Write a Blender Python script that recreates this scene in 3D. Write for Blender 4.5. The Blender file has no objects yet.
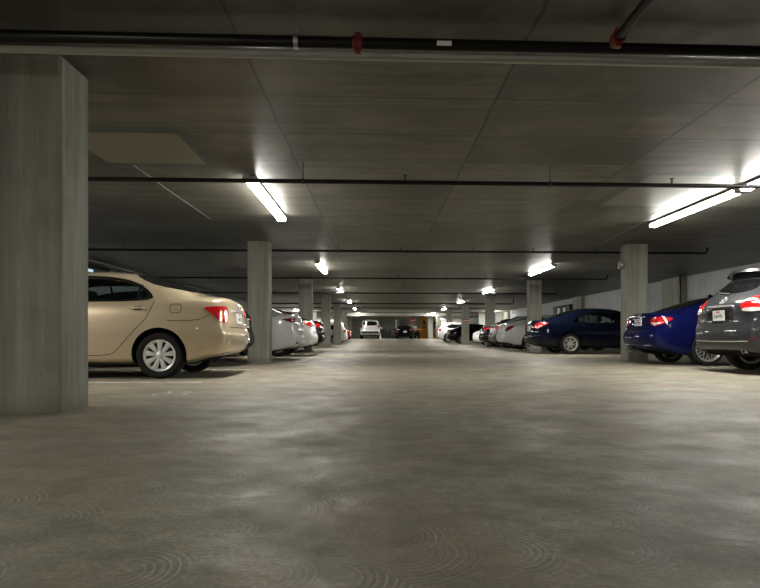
import bpy, bmesh, math, random
from mathutils import Vector, Matrix
from mathutils.bvhtree import BVHTree
from mathutils.geometry import delaunay_2d_cdt
PI = math.pi
random.seed(4)
scene = bpy.context.scene
COL = scene.collection
CEIL = 2.70

# ------------------------------------------------------------------ materials
def new_mat(name):
    m = bpy.data.materials.new(name); m.use_nodes = True
    nt = m.node_tree
    return m, nt, nt.nodes['Principled BSDF']

def simple(name, col, rough=.5, metal=0., coat=0., coat_rough=.03, spec=.5, emit=None, estr=0.):
    m, nt, b = new_mat(name)
    b.inputs['Base Color'].default_value = (*col, 1)
    b.inputs['Roughness'].default_value = rough
    b.inputs['Metallic'].default_value = metal
    b.inputs['Coat Weight'].default_value = coat
    b.inputs['Coat Roughness'].default_value = coat_rough
    b.inputs['Specular IOR Level'].default_value = spec
    if emit:
        b.inputs['Emission Color'].default_value = (*emit, 1)
        b.inputs['Emission Strength'].default_value = estr
    return m

def paint(name, col, metal=.55, rough=.38, coat=1.0):
    """car paint: fine flake noise in the base, clear coat over it"""
    m, nt, b = new_mat(name)
    N = nt.nodes; Lk = nt.links
    tc = N.new('ShaderNodeTexCoord')
    nz = N.new('ShaderNodeTexNoise'); nz.inputs['Scale'].default_value = 60
    Lk.new(tc.outputs['Object'], nz.inputs['Vector'])
    r = N.new('ShaderNodeValToRGB')
    r.color_ramp.elements[0].color = (*[c * .93 for c in col], 1)
    r.color_ramp.elements[1].color = (*[min(1, c * 1.07) for c in col], 1)
    Lk.new(nz.outputs['Fac'], r.inputs['Fac'])
    Lk.new(r.outputs['Color'], b.inputs['Base Color'])
    b.inputs['Metallic'].default_value = metal
    b.inputs['Roughness'].default_value = rough
    b.inputs['Coat Weight'].default_value = coat
    b.inputs['Coat Roughness'].default_value = .03
    b.inputs['Specular IOR Level'].default_value = .0
    return m

class G:
    """tiny helper for node graphs"""
    def __init__(s, nt): s.nt = nt
    def n(s, t, **k):
        x = s.nt.nodes.new(t)
        for a, v in k.items(): setattr(x, a, v)
        return x
    def link(s, a, b): s.nt.links.new(a, b)
    def m(s, op, a, b=None, c=None):
        x = s.n('ShaderNodeMath', operation=op)
        for i, v in enumerate((a, b, c)):
            if v is None: continue
            if isinstance(v, (int, float)): x.inputs[i].default_value = v
            else: s.link(v, x.inputs[i])
        return x.outputs[0]
    def mix(s, fac, a, b, blend='MIX'):
        x = s.n('ShaderNodeMix', data_type='RGBA', blend_type=blend)
        if isinstance(fac, (int, float)): x.inputs[0].default_value = fac
        else: s.link(fac, x.inputs[0])
        for i, v in ((6, a), (7, b)):
            if isinstance(v, tuple): x.inputs[i].default_value = (*v, 1)
            else: s.link(v, x.inputs[i])
        return x.outputs[2]
    def noise(s, vec, scale, detail=4, rough=.55, dist=0):
        x = s.n('ShaderNodeTexNoise'); s.link(vec, x.inputs['Vector'])
        x.inputs['Scale'].default_value = scale; x.inputs['Detail'].default_value = detail
        x.inputs['Roughness'].default_value = rough; x.inputs['Distortion'].default_value = dist
        return x.outputs['Fac']
    def ramp(s, v, lo, hi, a=0., b=1.):
        x = s.n('ShaderNodeMapRange'); s.link(v, x.inputs[0])
        x.inputs[1].default_value = lo; x.inputs[2].default_value = hi
        x.inputs[3].default_value = a; x.inputs[4].default_value = b
        x.clamp = True
        return x.outputs[0]
    def scaled(s, vec, sc):
        x = s.n('ShaderNodeMapping'); s.link(vec, x.inputs[0]); x.inputs['Scale'].default_value = sc
        return x.outputs[0]

def concrete_floor():
    m, nt, b = new_mat('trowelled_concrete')
    g = G(nt); pos = g.n('ShaderNodeNewGeometry').outputs['Position']
    big = g.noise(pos, .35, 5, .6); med = g.noise(pos, 1.6, 6, .6); fine = g.noise(pos, 28, 5, .7)
    # overlapping power-trowel rings: concentric rings about scattered centres
    def rings(scale, freq, off):
        mp = g.n('ShaderNodeMapping'); g.link(pos, mp.inputs[0]); mp.inputs['Location'].default_value = off
        flat = g.n('ShaderNodeVectorMath', operation='MULTIPLY'); g.link(mp.outputs[0], flat.inputs[0])
        flat.inputs[1].default_value = (1, 1, 0)
        v = g.n('ShaderNodeTexVoronoi', voronoi_dimensions='2D'); g.link(flat.outputs[0], v.inputs['Vector'])
        v.inputs['Scale'].default_value = scale; v.inputs['Randomness'].default_value = .9
        d = v.outputs['Distance']
        w = g.noise(pos, 3.0, 3)
        ph = g.m('ADD', g.m('MULTIPLY', d, freq), g.m('MULTIPLY', w, 9.0))
        ph2 = g.m('MULTIPLY', ph, 1.73)
        s_ = g.m('ADD', g.m('SINE', ph), g.m('MULTIPLY', g.m('SINE', ph2), .6))
        sv = g.n('ShaderNodeSeparateXYZ'); g.link(flat.outputs[0], sv.inputs[0]); sc_ = g.n('ShaderNodeSeparateXYZ'); g.link(v.outputs['Position'], sc_.inputs[0])
        arc = g.ramp(g.m('SUBTRACT', sv.outputs[0], sc_.outputs[0]), -.03, .09, .12, 1)
        s_ = g.m('MULTIPLY', s_, arc)
        fade = g.m('MULTIPLY', g.ramp(d, .10, .30, 0, 1), g.ramp(d, .50, .66, 1, 0))
        return g.m('MULTIPLY', s_, fade), v
    r1, v1 = rings(2.3, 130, (0.3, .2, 0)); r2, v2 = rings(2.9, 105, (7.7, 3.1, 0))
    mask = g.ramp(g.noise(pos, 1.1, 3), .42, .62)
    swirl = g.m('ADD', g.m('MULTIPLY', r1, mask), g.m('MULTIPLY', r2, g.m('SUBTRACT', 1.0, mask)))
    pm = g.ramp(g.noise(pos, .8, 4), .22, .45, .25, 1)
    swirl = g.m('MULTIPLY', swirl, pm)
    c = g.mix(g.ramp(big, .35, .65), (.225, .196, .134), (.330, .288, .208))
    c = g.mix(g.ramp(med, .35, .7, 0, .6), c, (.165, .165, .12))
    c = g.mix(g.ramp(g.noise(pos, 55, 4, .7), .45, .62, 0, .6), c, (.44, .40, .32))
    c = g.mix(g.ramp(g.noise(pos, 4.5, 5, .65), .47, .60, 0, .6), c, (.135, .13, .10))
    warm = g.ramp(g.noise(pos, .9, 4), .46, .62, 0, .6)
    c = g.mix(warm, c, (.25, .185, .13))
    c = g.mix(g.ramp(swirl, .0, 1.1, .0, .55), c, (.46, .43, .36))
    c = g.mix(g.ramp(swirl, .0, -1.1, .0, .5), c, (.10, .095, .072))
    # fine cracks and dark specks
    cr = g.n('ShaderNodeTexVoronoi', feature='DISTANCE_TO_EDGE'); g.link(pos, cr.inputs['Vector']); cr.inputs['Scale'].default_value = .33
    g.link(g.mix(g.ramp(g.noise(g.scaled(pos, (.9, 1.2, 1)), 1.7, 6, .7), .46, .60, 0, .5), c, (.145, .14, .11)), b.inputs['Base Color'])
    rgh = g.m('ADD', g.ramp(g.noise(g.scaled(pos, (1, 1.3, 1)), 1.6, 6, .7), .32, .68, .42, .72), g.m('MULTIPLY', swirl, .09))
    g.link(rgh, b.inputs['Roughness'])
    b.inputs['Specular IOR Level'].default_value = .36
    hgt = g.m('ADD', g.m('MULTIPLY', swirl, .07), g.m('ADD', g.m('MULTIPLY', fine, .35), g.m('MULTIPLY', g.noise(pos, 2.6, 3), 5.0)))
    bp = g.n('ShaderNodeBump'); g.link(hgt, bp.inputs['Height'])
    bp.inputs['Strength'].default_value = .55; bp.inputs['Distance'].default_value = .006
    b2 = g.n('ShaderNodeBump'); g.link(g.noise(g.scaled(pos, (1, 1.15, 1)), 3.2, 4, .55), b2.inputs['Height']); b2.inputs['Strength'].default_value = 1.0; b2.inputs['Distance'].default_value = .018
    g.link(bp.outputs[0], b2.inputs['Normal'])
    g.link(b2.outputs[0], b.inputs['Normal'])
    return m

def seam(g, coord, off, period, wdt):
    """1 on a thin line every <period> metres"""
    a = g.m('PINGPONG', g.m('SUBTRACT', coord, off), period / 2)
    return g.ramp(a, wdt * .4, wdt, 1, 0)

def concrete_ceiling():
    m, nt, b = new_mat('formwork_concrete_ceiling')
    g = G(nt); pos = g.n('ShaderNodeNewGeometry').outputs['Position']
    sp = g.n('ShaderNodeSeparateXYZ'); g.link(pos, sp.inputs[0]); x, y = sp.outputs[0], sp.outputs[1]
    wob = g.m('MULTIPLY', g.m('SUBTRACT', g.noise(pos, 2.0, 3), .5), .06)
    xs = g.m('ADD', x, wob); ys = g.m('ADD', y, g.m('MULTIPLY', wob, .6))
    sx = seam(g, xs, -.98, 2.05, .018); sy = seam(g, ys, .44, .98, .018)
    ix = g.m('FLOOR', g.m('DIVIDE', g.m('ADD', x, .98), 2.05)); iy = g.m('FLOOR', g.m('DIVIDE', g.m('SUBTRACT', y, .44), .98))
    cb = g.n('ShaderNodeCombineXYZ'); g.link(ix, cb.inputs[0]); g.link(iy, cb.inputs[1])
    wn = g.n('ShaderNodeTexWhiteNoise'); g.link(cb.outputs[0], wn.inputs[0]); pan = wn.outputs[0]
    streak = g.noise(g.scaled(pos, (.6, 5, 1)), 1.2, 6, .7)
    c = g.mix(g.ramp(pan, .2, .8), (.074, .072, .060), (.142, .136, .114))
    c = g.mix(g.ramp(streak, .42, .62, 0, .85), c, (.060, .058, .049))
    c = g.mix(g.ramp(g.noise(pos, 1.1, 6, .65), .5, .70, 0, .6), c, (.205, .194, .160))
    c = g.mix(g.m('MULTIPLY', sx, .9), c, (.02, .019, .015))
    c = g.mix(g.m('MULTIPLY', sy, .85), c, (.035, .033, .027))
    # repaired rectangular patches with a dark margin
    def box(x0, x1, y0, y1, soft=.02):
        e = lambda v, lo, hi: g.m('MULTIPLY', g.ramp(v, lo - soft, lo + soft), g.ramp(v, hi - soft, hi + soft, 1, 0))
        return g.m('MULTIPLY', e(x, x0, x1), e(y, y0, y1))
    c = g.mix(g.m('MULTIPLY', box(-3.42, -1.93, 6.18, 7.62), .85), c, (.05, .07, .058))
    c = g.mix(g.m('MULTIPLY', box(-3.28, -2.10, 6.38, 7.50, .01), .9), c, (.195, .180, .132))
    c = g.mix(g.m('MULTIPLY', box(3.45, 6.6, 7.62, 9.7), .8), c, (.05, .073, .062))
    c = g.mix(g.m('MULTIPLY', box(3.62, 6.4, 7.76, 9.6), .9), c, (.175, .168, .142))
    g.link(c, b.inputs['Base Color'])
    b.inputs['Roughness'].default_value = .42
    b.inputs['Specular IOR Level'].default_value = .4
    h = g.m('MULTIPLY', g.noise(pos, 5, 5), .6)
    bp = g.n('ShaderNodeBump'); g.link(h, bp.inputs['Height']); bp.inputs['Strength'].default_value = .5; bp.inputs['Distance'].default_value = .01
    g.link(bp.outputs[0], b.inputs['Normal'])
    return m

def concrete_wall(name, a, bcol, vertical=True, scale=1.0):
    m, nt, b = new_mat(name)
    g = G(nt); pos = g.n('ShaderNodeNewGeometry').outputs['Position']
    v = g.scaled(pos, (6, 6, .35) if vertical else (1, 1, 1))
    st = g.noise(v, 1.4 * scale, 6, .65)
    c = g.mix(g.ramp(st, .3, .7), a, bcol)
    c = g.mix(g.ramp(g.noise(pos, 2.2, 6, .6), .52, .75, 0, .45), c, tuple(k * .72 for k in a))
    c = g.mix(g.ramp(g.noise(g.scaled(pos, (9, 9, .5)), 2.0, 4), .6, .72, 0, .5), c, tuple(min(1, k * 1.15) for k in bcol))
    vo = g.n('ShaderNodeTexVoronoi'); g.link(pos, vo.inputs['Vector']); vo.inputs['Scale'].default_value = 5
    c = g.mix(g.ramp(vo.outputs['Distance'], .025, .045, .6, 0), c, (.04, .037, .03))
    sp = g.n('ShaderNodeSeparateXYZ'); g.link(pos, sp.inputs[0])
    dirt = g.ramp(g.m('ADD', sp.outputs[2], g.m('MULTIPLY', g.noise(pos, 8, 4), .12)), .06, .2, .45, 0)
    c = g.mix(dirt, c, (.12, .105, .08))
    g.link(c, b.inputs['Base Color']); b.inputs['Roughness'].default_value = .75
    b.inputs['Specular IOR Level'].default_value = .3
    bp = g.n('ShaderNodeBump'); g.link(g.m('ADD', st, g.m('MULTIPLY', g.noise(pos, 40, 3), .3)), bp.inputs['Height'])
    bp.inputs['Strength'].default_value = .35; bp.inputs['Distance'].default_value = .008
    g.link(bp.outputs[0], b.inputs['Normal'])
    return m

def glass_mat(name, tint=(.45, .5, .5)):
    m = bpy.data.materials.new(name); m.use_nodes = True
    nt = m.node_tree; nt.nodes.clear(); g = G(nt)
    t = g.n('ShaderNodeBsdfTransparent'); t.inputs[0].default_value = (*tint, 1)
    gl = g.n('ShaderNodeBsdfGlossy'); gl.inputs['Roughness'].default_value = .02; gl.inputs[0].default_value = (1, 1, 1, 1)
    fr = g.n('ShaderNodeFresnel'); fr.inputs[0].default_value = 1.5
    mx = g.n('ShaderNodeMixShader'); g.link(fr.outputs[0], mx.inputs[0]); g.link(t.outputs[0], mx.inputs[1]); g.link(gl.outputs[0], mx.inputs[2])
    o = g.n('ShaderNodeOutputMaterial'); g.link(mx.outputs[0], o.inputs[0])
    return m

M = dict(
    floor=concrete_floor(), ceiling=concrete_ceiling(),
    column=concrete_wall('board_formed_concrete', (.205, .206, .172), (.375, .375, .322)),
    wall=concrete_wall('wall_concrete', (.36, .37, .375), (.47, .48, .49)),
    farwall=concrete_wall('painted_block_wall', (.30, .325, .27), (.35, .375, .31), False),
    whitewall=concrete_wall('white_painted_wall', (.62, .62, .57), (.7, .7, .65), False),
    beam=concrete_wall('beam_concrete', (.30, .30, .265), (.38, .38, .34), False),
    pipe=simple('black_steel_pipe', (.007, .0065, .006), .28, .0, spec=.3),
    hanger=simple('dull_hanger_steel', (.07, .07, .065), .9, .0, spec=.1),
    conduit=simple('galvanised_conduit', (.20, .20, .18), .5, .3),
    paleconduit=simple('pale_conduit_paint', (.5, .5, .46), .6),
    steel=simple('zinc_steel', (.5, .5, .48), .4, .8),
    redpaint=simple('red_fitting_paint', (.17, .010, .008), .5),
    label=simple('white_label', (.8, .8, .76), .6),
    lens=simple('fluorescent_diffuser', (.9, .9, .88), .5, emit=(1.0, .975, .90), estr=100),
    housing=simple('light_housing', (.42, .42, .40), .5, .2),
    rubber=simple('tyre_rubber', (.012, .012, .012), .75, spec=.3),
    black=simple('black_plastic', (.01, .01, .011), .5),
    gloss_black=simple('gloss_black_trim', (.008, .008, .009), .15, spec=.6),
    under=simple('underbody', (.010, .010, .010), .9, spec=.1),
    chrome=simple('chrome', (.85, .85, .84), .22, .8),
    silver=simple('silver_wheel', (.62, .62, .60), .3, .75),
    hubwhite=simple('silver_white_hubcap', (.72, .72, .70), .35, .25),
    glass=glass_mat('window_glass', (.58, .66, .66)),
    privacy=simple('dark_tinted_glass', (.006, .007, .008), .04, spec=.8, coat=1.0),
    red=simple('red_lens', (.50, .010, .012), .10, coat=1.0, spec=.8),
    darkred=simple('dark_red_lens', (.16, .006, .008), .10, coat=1.0, spec=.8),
    clear=simple('clear_lens', (.75, .70, .66), .12, .2, coat=1.0),
    amber=simple('amber_lens', (.75, .22, .05), .12, coat=1.0),
    plate=simple('license_plate', (.72, .72, .70), .5),
    platered=simple('plate_script_red', (.45, .04, .04), .6),
    platedark=simple('plate_characters', (.04, .05, .12), .6),
    cloth=simple('seat_cloth', (.10, .10, .095), .9),
    palecloth=simple('pale_seat_cover', (.6, .62, .62), .8),
    cabin=simple('cabin_lining', (.02, .02, .021), .85),
    seamline=simple('panel_gap', (.012, .011, .010), .8, spec=.1),
    gold=paint('gold_paint', (.60, .49, .335), .5, .32),
    navy=paint('navy_paint', (.003, .005, .014), .0, .4, .55),
    blue=paint('blue_paint', (.004, .006, .055), .1, .4, .55),
    grey=paint('grey_paint', (.040, .042, .046), .3, .36, .7),
    blackpaint=paint('black_paint', (.004, .004, .005), .0, .4, .5),
    white=paint('white_paint', (.60, .61, .60), .05, .35),
    brightwhite=paint('bright_white_paint', (.78, .79, .80), .05, .35),
    silverpaint=paint('silver_paint', (.46, .46, .45), .4, .36),
    darkredpaint=paint('dark_red_paint', (.10, .008, .01), .3, .3),
    line=simple('white_floor_paint', (.62, .62, .57), .6),
    orange=simple('orange_door_paint', (.80, .34, .03), .45),
    stopred=simple('stop_sign_red', (.40, .01, .015), .5),
    white_p=simple('white_sign_paint', (.8, .8, .78), .5),
    bluepane=simple('daylit_pane', (.2, .25, .28), .3, emit=(.45, .62, .75), estr=1.0),
)

# ------------------------------------------------------------------ mesh helpers
def link(o, parent=None):
    COL.objects.link(o)
    if parent: o.parent = parent
    return o

def tag(o, label=None, cat=None, group=None, kind=None):
    if label: o['label'] = label
    if cat: o['category'] = cat
    if group: o['group'] = group
    if kind: o['kind'] = kind
    return o

def empty(name, loc=(0, 0, 0), rz=0.):
    o = bpy.data.objects.new(name, None); o.location = loc; o.rotation_euler = (0, 0, rz)
    o.empty_display_size = .2
    return link(o)

def build(bm, name, mats, parent=None, smooth=True, angle=35, fix=True):
    me = bpy.data.meshes.new(name)
    if fix: bmesh.ops.recalc_face_normals(bm, faces=bm.faces)
    bm.to_mesh(me); bm.free()
    for mt in (mats if isinstance(mats, (list, tuple)) else [mats]): me.materials.append(mt)
    if smooth:
        me.shade_smooth(); me.set_sharp_from_angle(angle=math.radians(angle))
    return link(bpy.data.objects.new(name, me), parent)

def box(bm, x0, x1, y0, y1, z0, z1, mi=0, bevel=0., seg=2):
    t = bmesh.new()
    bmesh.ops.create_cube(t, size=1)
    for v in t.verts:
        v.co = Vector(((x0 + x1) / 2 + v.co.x * (x1 - x0), (y0 + y1) / 2 + v.co.y * (y1 - y0), (z0 + z1) / 2 + v.co.z * (z1 - z0)))
    if bevel: bmesh.ops.bevel(t, geom=list(t.edges), offset=bevel, segments=seg, affect='EDGES', profile=.5)
    merge(bm, t, mi)

def merge(bm, t, mi=0, mat=None):
    vm = {}
    for v in t.verts: vm[v] = bm.verts.new(mat @ v.co if mat else v.co)
    for f in t.faces:
        try: nf = bm.faces.new([vm[v] for v in f.verts])
        except ValueError: continue
        nf.material_index = mi
    t.free()

def tube(bm, pts, r, seg=10, mi=0, cap=True):
    pts = [Vector(p) for p in pts]; rings = []
    for i, p in enumerate(pts):
        d = (pts[min(i + 1, len(pts) - 1)] - pts[max(i - 1, 0)]).normalized()
        a = d.orthogonal().normalized() if i == 0 else (prev - d * prev.dot(d)).normalized()
        prev = a; b = d.cross(a)
        rr = r[i] if isinstance(r, (list, tuple)) else r
        rings.append([bm.verts.new(p + (a * math.cos(t) + b * math.sin(t)) * rr) for t in [2 * PI * k / seg for k in range(seg)]])
    for q, w in zip(rings, rings[1:]):
        for k in range(seg):
            f = bm.faces.new((q[k], q[(k + 1) % seg], w[(k + 1) % seg], w[k])); f.material_index = mi
    if cap:
        for q in (rings[0], rings[-1]):
            f = bm.faces.new(q); f.material_index = mi

def lathe_y(bm, prof, seg=40, mi=0, c=(0, 0, 0), close=False):
    """profile (radius, y) spun about the Y axis through c"""
    rings = []
    for r, y in prof:
        rings.append([bm.verts.new((c[0] + r * math.cos(t), c[1] + y, c[2] + r * math.sin(t))) for t in [2 * PI * k / seg for k in range(seg)]])
    pr = list(zip(rings, rings[1:]))
    if close: pr.append((rings[-1], rings[0]))
    for q, w in pr:
        for k in range(seg):
            f = bm.faces.new((q[k], q[(k + 1) % seg], w[(k + 1) % seg], w[k])); f.material_index = mi
    if not close:
        for q, rr in ((rings[0], prof[0][0]), (rings[-1], prof[-1][0])):
            if rr > 1e-4: bm.faces.new(q).material_index = mi

def chaikin(p, n=2, closed=True):
    for _ in range(n):
        q = []
        rng = range(len(p)) if closed else range(len(p) - 1)
        if not closed: q.append(p[0])
        for i in rng:
            a = p[i]; b = p[(i + 1) % len(p)]
            q += [(a[0] * .75 + b[0] * .25, a[1] * .75 + b[1] * .25), (a[0] * .25 + b[0] * .75, a[1] * .25 + b[1] * .75)]
        if not closed: q.append(p[-1])
        p = q
    return p

def resample(p, step, closed=True):
    out = []
    n = len(p) if closed else len(p) - 1
    for i in range(n):
        a = Vector(p[i]); b = Vector(p[(i + 1) % len(p)])
        k = max(1, int(math.ceil((b - a).length / step)))
        for j in range(k): out.append(tuple(a.lerp(b, j / k)))
    if not closed: out.append(tuple(p[-1]))
    return out

def inside(pt, poly):
    x, y = pt; c = False; j = len(poly) - 1
    for i in range(len(poly)):
        xi, yi = poly[i]; xj, yj = poly[j]
        if (yi > y) != (yj > y) and x < (xj - xi) * (y - yi) / (yj - yi) + xi: c = not c
        j = i
    return c

def surf(bvh, mapf, u, v):
    o, d = mapf(u, v)
    h = bvh.ray_cast(Vector(o), Vector(d).normalized(), 12)
    if h[0] is None: return None
    n = h[1]
    if n.dot(Vector(d)) * (1 if not getattr(mapf, 'out', False) else -1) > 0: n = -n
    return h[0], n

def patch(car, poly, mapf, name, mat, off=.005, thick=.012, step=.05, parent=None, label=None, sm=2):
    """a shaped panel that lies on the body surface, with a real edge"""
    bvh = car['bvh']
    if sm: poly = chaikin(poly, sm)
    ring = resample(poly, step)
    us = [p[0] for p in ring]; vs = [p[1] for p in ring]
    pts = [Vector(p) for p in ring]; n = len(pts)
    y = min(vs) + step / 2
    while y < max(vs):
        x = min(us) + step / 2
        while x < max(us):
            if inside((x, y), ring) and min((Vector((x, y)) - Vector(q)).length for q in ring) > step * .45: pts.append(Vector((x, y)))
            x += step
        y += step
    r = delaunay_2d_cdt(pts, [(i, (i + 1) % n) for i in range(n)], [list(range(n))], 1, 1e-5)
    bm = bmesh.new(); vm = []
    for p in r[0]:
        s = surf(bvh, mapf, p.x, p.y)
        vm.append(None if s is None else (bm.verts.new(s[0] + s[1] * off), s[1]))
    for f in r[2]:
        if all(vm[i] for i in f):
            try: bm.faces.new([vm[i][0] for i in f])
            except ValueError: pass
    nrm = {v[0]: v[1] for v in vm if v}
    for v in [v for v in bm.verts if not v.link_faces]: bm.verts.remove(v)
    be = [e for e in bm.edges if len(e.link_faces) == 1]
    dup = {}
    for e in be:
        for v in e.verts:
            if v not in dup: dup[v] = bm.verts.new(v.co - nrm[v] * thick)
    for e in be:
        a, b = e.verts
        bm.faces.new((a, b, dup[b], dup[a]))
    o = build(bm, name, mat, parent or car['root'], angle=40)
    if label: o['label'] = label
    return o

def strip(car, line, mapf, w, off=.003, closed=False, bm=None, sm=1):
    """thin raised or dark line following the body surface"""
    if sm: line = chaikin(line, sm, closed)
    line = resample(line, .06, closed)
    n = len(line); own = bm is None
    if own: bm = bmesh.new()
    prev = None; first = None
    for i in range(n):
        a = Vector(line[(i - 1) % n] if closed else line[max(i - 1, 0)]); b = Vector(line[(i + 1) % n] if closed else line[min(i + 1, n - 1)])
        d = (b - a).normalized(); q = Vector((-d.y, d.x)) * w / 2; p = Vector(line[i])
        s1 = surf(car['bvh'], mapf, *(p + q)); s2 = surf(car['bvh'], mapf, *(p - q))
        if s1 is None or s2 is None: prev = None; continue
        cur = [bm.verts.new(s1[0] - s1[1] * .004), bm.verts.new(s1[0] + s1[1] * off), bm.verts.new(s2[0] + s2[1] * off), bm.verts.new(s2[0] - s2[1] * .004)]
        if first is None: first = cur
        if prev:
            for k in range(3): bm.faces.new((prev[k], prev[k + 1], cur[k + 1], cur[k]))
        prev = cur
    if closed and prev and first and prev is not first:
        for k in range(3): bm.faces.new((prev[k], prev[k + 1], first[k + 1], first[k]))
    return bm

# ------------------------------------------------------------------ cars
def side(s):
    return lambda u, v: ((u, s * 3, v), (0, -s, 0))
def rear(u, v): return ((-2, u, v), (1, 0, 0))
def front_map(L):
    return lambda u, v: ((L + 2, u, v), (-1, 0, 0))
def top(u, v): return ((u, v, 4), (0, 0, -1))
def wrap(s, W):
    def f(u, v):
        t = Vector((0, s * (W / 2 + u))) if u < 0 else Vector((u, s * W / 2))
        c = Vector((1.1, 0))
        d = (t - c).normalized()
        o = c + d * 4
        return ((o.x, o.y, v), (-d.x, -d.y, 0))
    return f
def fwrap(s, W, L):
    def f(u, v):
        t = Vector((L, s * (W / 2 + u))) if u < 0 else Vector((L - u, s * W / 2))
        c = Vector((L - 1.1, 0)); d = (t - c).normalized(); o = c + d * 4
        return ((o.x, o.y, v), (-d.x, -d.y, 0))
    return f

def lerp(a, b, t): return a + (b - a) * t

def make_wheel(car, x, y, sgn, R, w, style, rimR):
    """sgn +1: outer face towards +y. part wheel (the rim) > tyre, wheel_centre, dark_backing"""
    bm = bmesh.new()
    # rim barrel and lip (outer face at y = 0 going inwards to -w)
    lathe_y(bm, [(rimR, -.012), (rimR + .012, -.004), (rimR + .012, -w + .02), (rimR - .02, -w + .02), (rimR - .03, -.10), (rimR - .018, -.02)], 48, 0, close=True)
    n, wi, wo, kind = style
    def spoke(a, r0, r1, w0, w1, d0, d1, th=.03):
        t = bmesh.new(); ca, sa = math.cos(a), math.sin(a)
        def P(r, s, yy): return t.verts.new((r * ca - s * sa, yy, r * sa + s * ca))
        A = [P(r0, -w0, d0), P(r0, w0, d0), P(r1, w1, d1), P(r1, -w1, d1)]
        B = [P(r0, -w0, d0 - th), P(r0, w0, d0 - th), P(r1, w1, d1 - th), P(r1, -w1, d1 - th)]
        t.faces.new(A); t.faces.new(B[::-1])
        for i in range(4): t.faces.new((A[i], A[(i + 1) % 4], B[(i + 1) % 4], B[i]))
        bmesh.ops.recalc_face_normals(t, faces=t.faces)
        bmesh.ops.bevel(t, geom=list(t.edges), offset=.0035, segments=2, affect='EDGES', profile=.5)
        merge(bm, t)
    for k in range(n):
        a = 2 * PI * k / n + PI / 2
        if kind == 'single': spoke(a, .05, rimR - .008, wi, wo, -.018, -.014)
        elif kind == 'double':
            for s in (-1, 1): spoke(a + s * .16, .05, rimR - .006, wi, wo, -.026, -.016)
        elif kind == 'mesh':
            for s in (-1, 1):
                t0 = Vector((math.cos(a), math.sin(a))) * .06
                spoke(a, .05, rimR * .52, wi, wi, -.030, -.024)
                # the fork
                e = bmesh.new()
                p0 = Vector((math.cos(a), math.sin(a))) * rimR * .50; p1 = Vector((math.cos(a + s * .22), math.sin(a + s * .22))) * (rimR - .006)
                d = (p1 - p0).normalized(); q = Vector((-d.y, d.x)) * wo
                vs = []
                for yy in (-.018, -.045):
                    vs.append([e.verts.new((p.x, yy, p.y)) for p in (p0 - q, p0 + q, p1 + q, p1 - q)])
                e.faces.new(vs[0]); e.faces.new(vs[1][::-1])
                for i in range(4): e.faces.new((vs[0][i], vs[0][(i + 1) % 4], vs[1][(i + 1) % 4], vs[1][i]))
                merge(bm, e)
    M4 = Matrix.Translation((x, y, R)) @ (Matrix.Rotation(PI, 4, 'Z') if sgn < 0 else Matrix.Identity(4))
    rim = build(bm, 'wheel', car['rim'], car['root']); rim.matrix_local = M4
    bm = bmesh.new()
    b = R - rimR
    lathe_y(bm, [(rimR + .012, -.012), (rimR + b * .35, .004), (rimR + b * .75, .002), (R - .012, -.012), (R, -.03), (R, -w * .48), (R, -w + .03), (R - .012, -w + .012), (rimR + b * .5, -w), (rimR + .012, -w + .012)], 56, 0, close=True)
    for q in (-.055, -.09, -.125):   # tread grooves
        pass
    build(bm, 'tyre', M['rubber'], rim)
    bm = bmesh.new(); lathe_y(bm, [(.0001, -.006), (.028, -.008), (.036, -.014), (.056, -.018), (.060, -.05), (.0001, -.05)], 28)
    build(bm, 'wheel_centre', car['rim'], rim)
    bm = bmesh.new(); lathe_y(bm, [(.0001, -.075), (rimR * .97, -.075), (rimR * .97, -.085), (.0001, -.085)], 32)
    build(bm, 'dark_backing', M['black'], rim)  # black backing disc, paints the gaps between the spokes as shade
    return rim

def headrest(bm, x, y, z, back=True, w=.26, h=.19, seatz=.62):
    box(bm, x - .05, x + .05, y - w / 2, y + w / 2, z - h / 2, z + h / 2, 0, .04, 3)
    for s in (-.05, .05): tube(bm, [(x, y + s, z - h / 2 - .1), (x, y + s, z - h / 2 + .02)], .007, 6)
    if back: box(bm, x - .07, x + .07, y - .25, y + .25, seatz, z - h / 2 - .03, 0, .05, 3)

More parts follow.
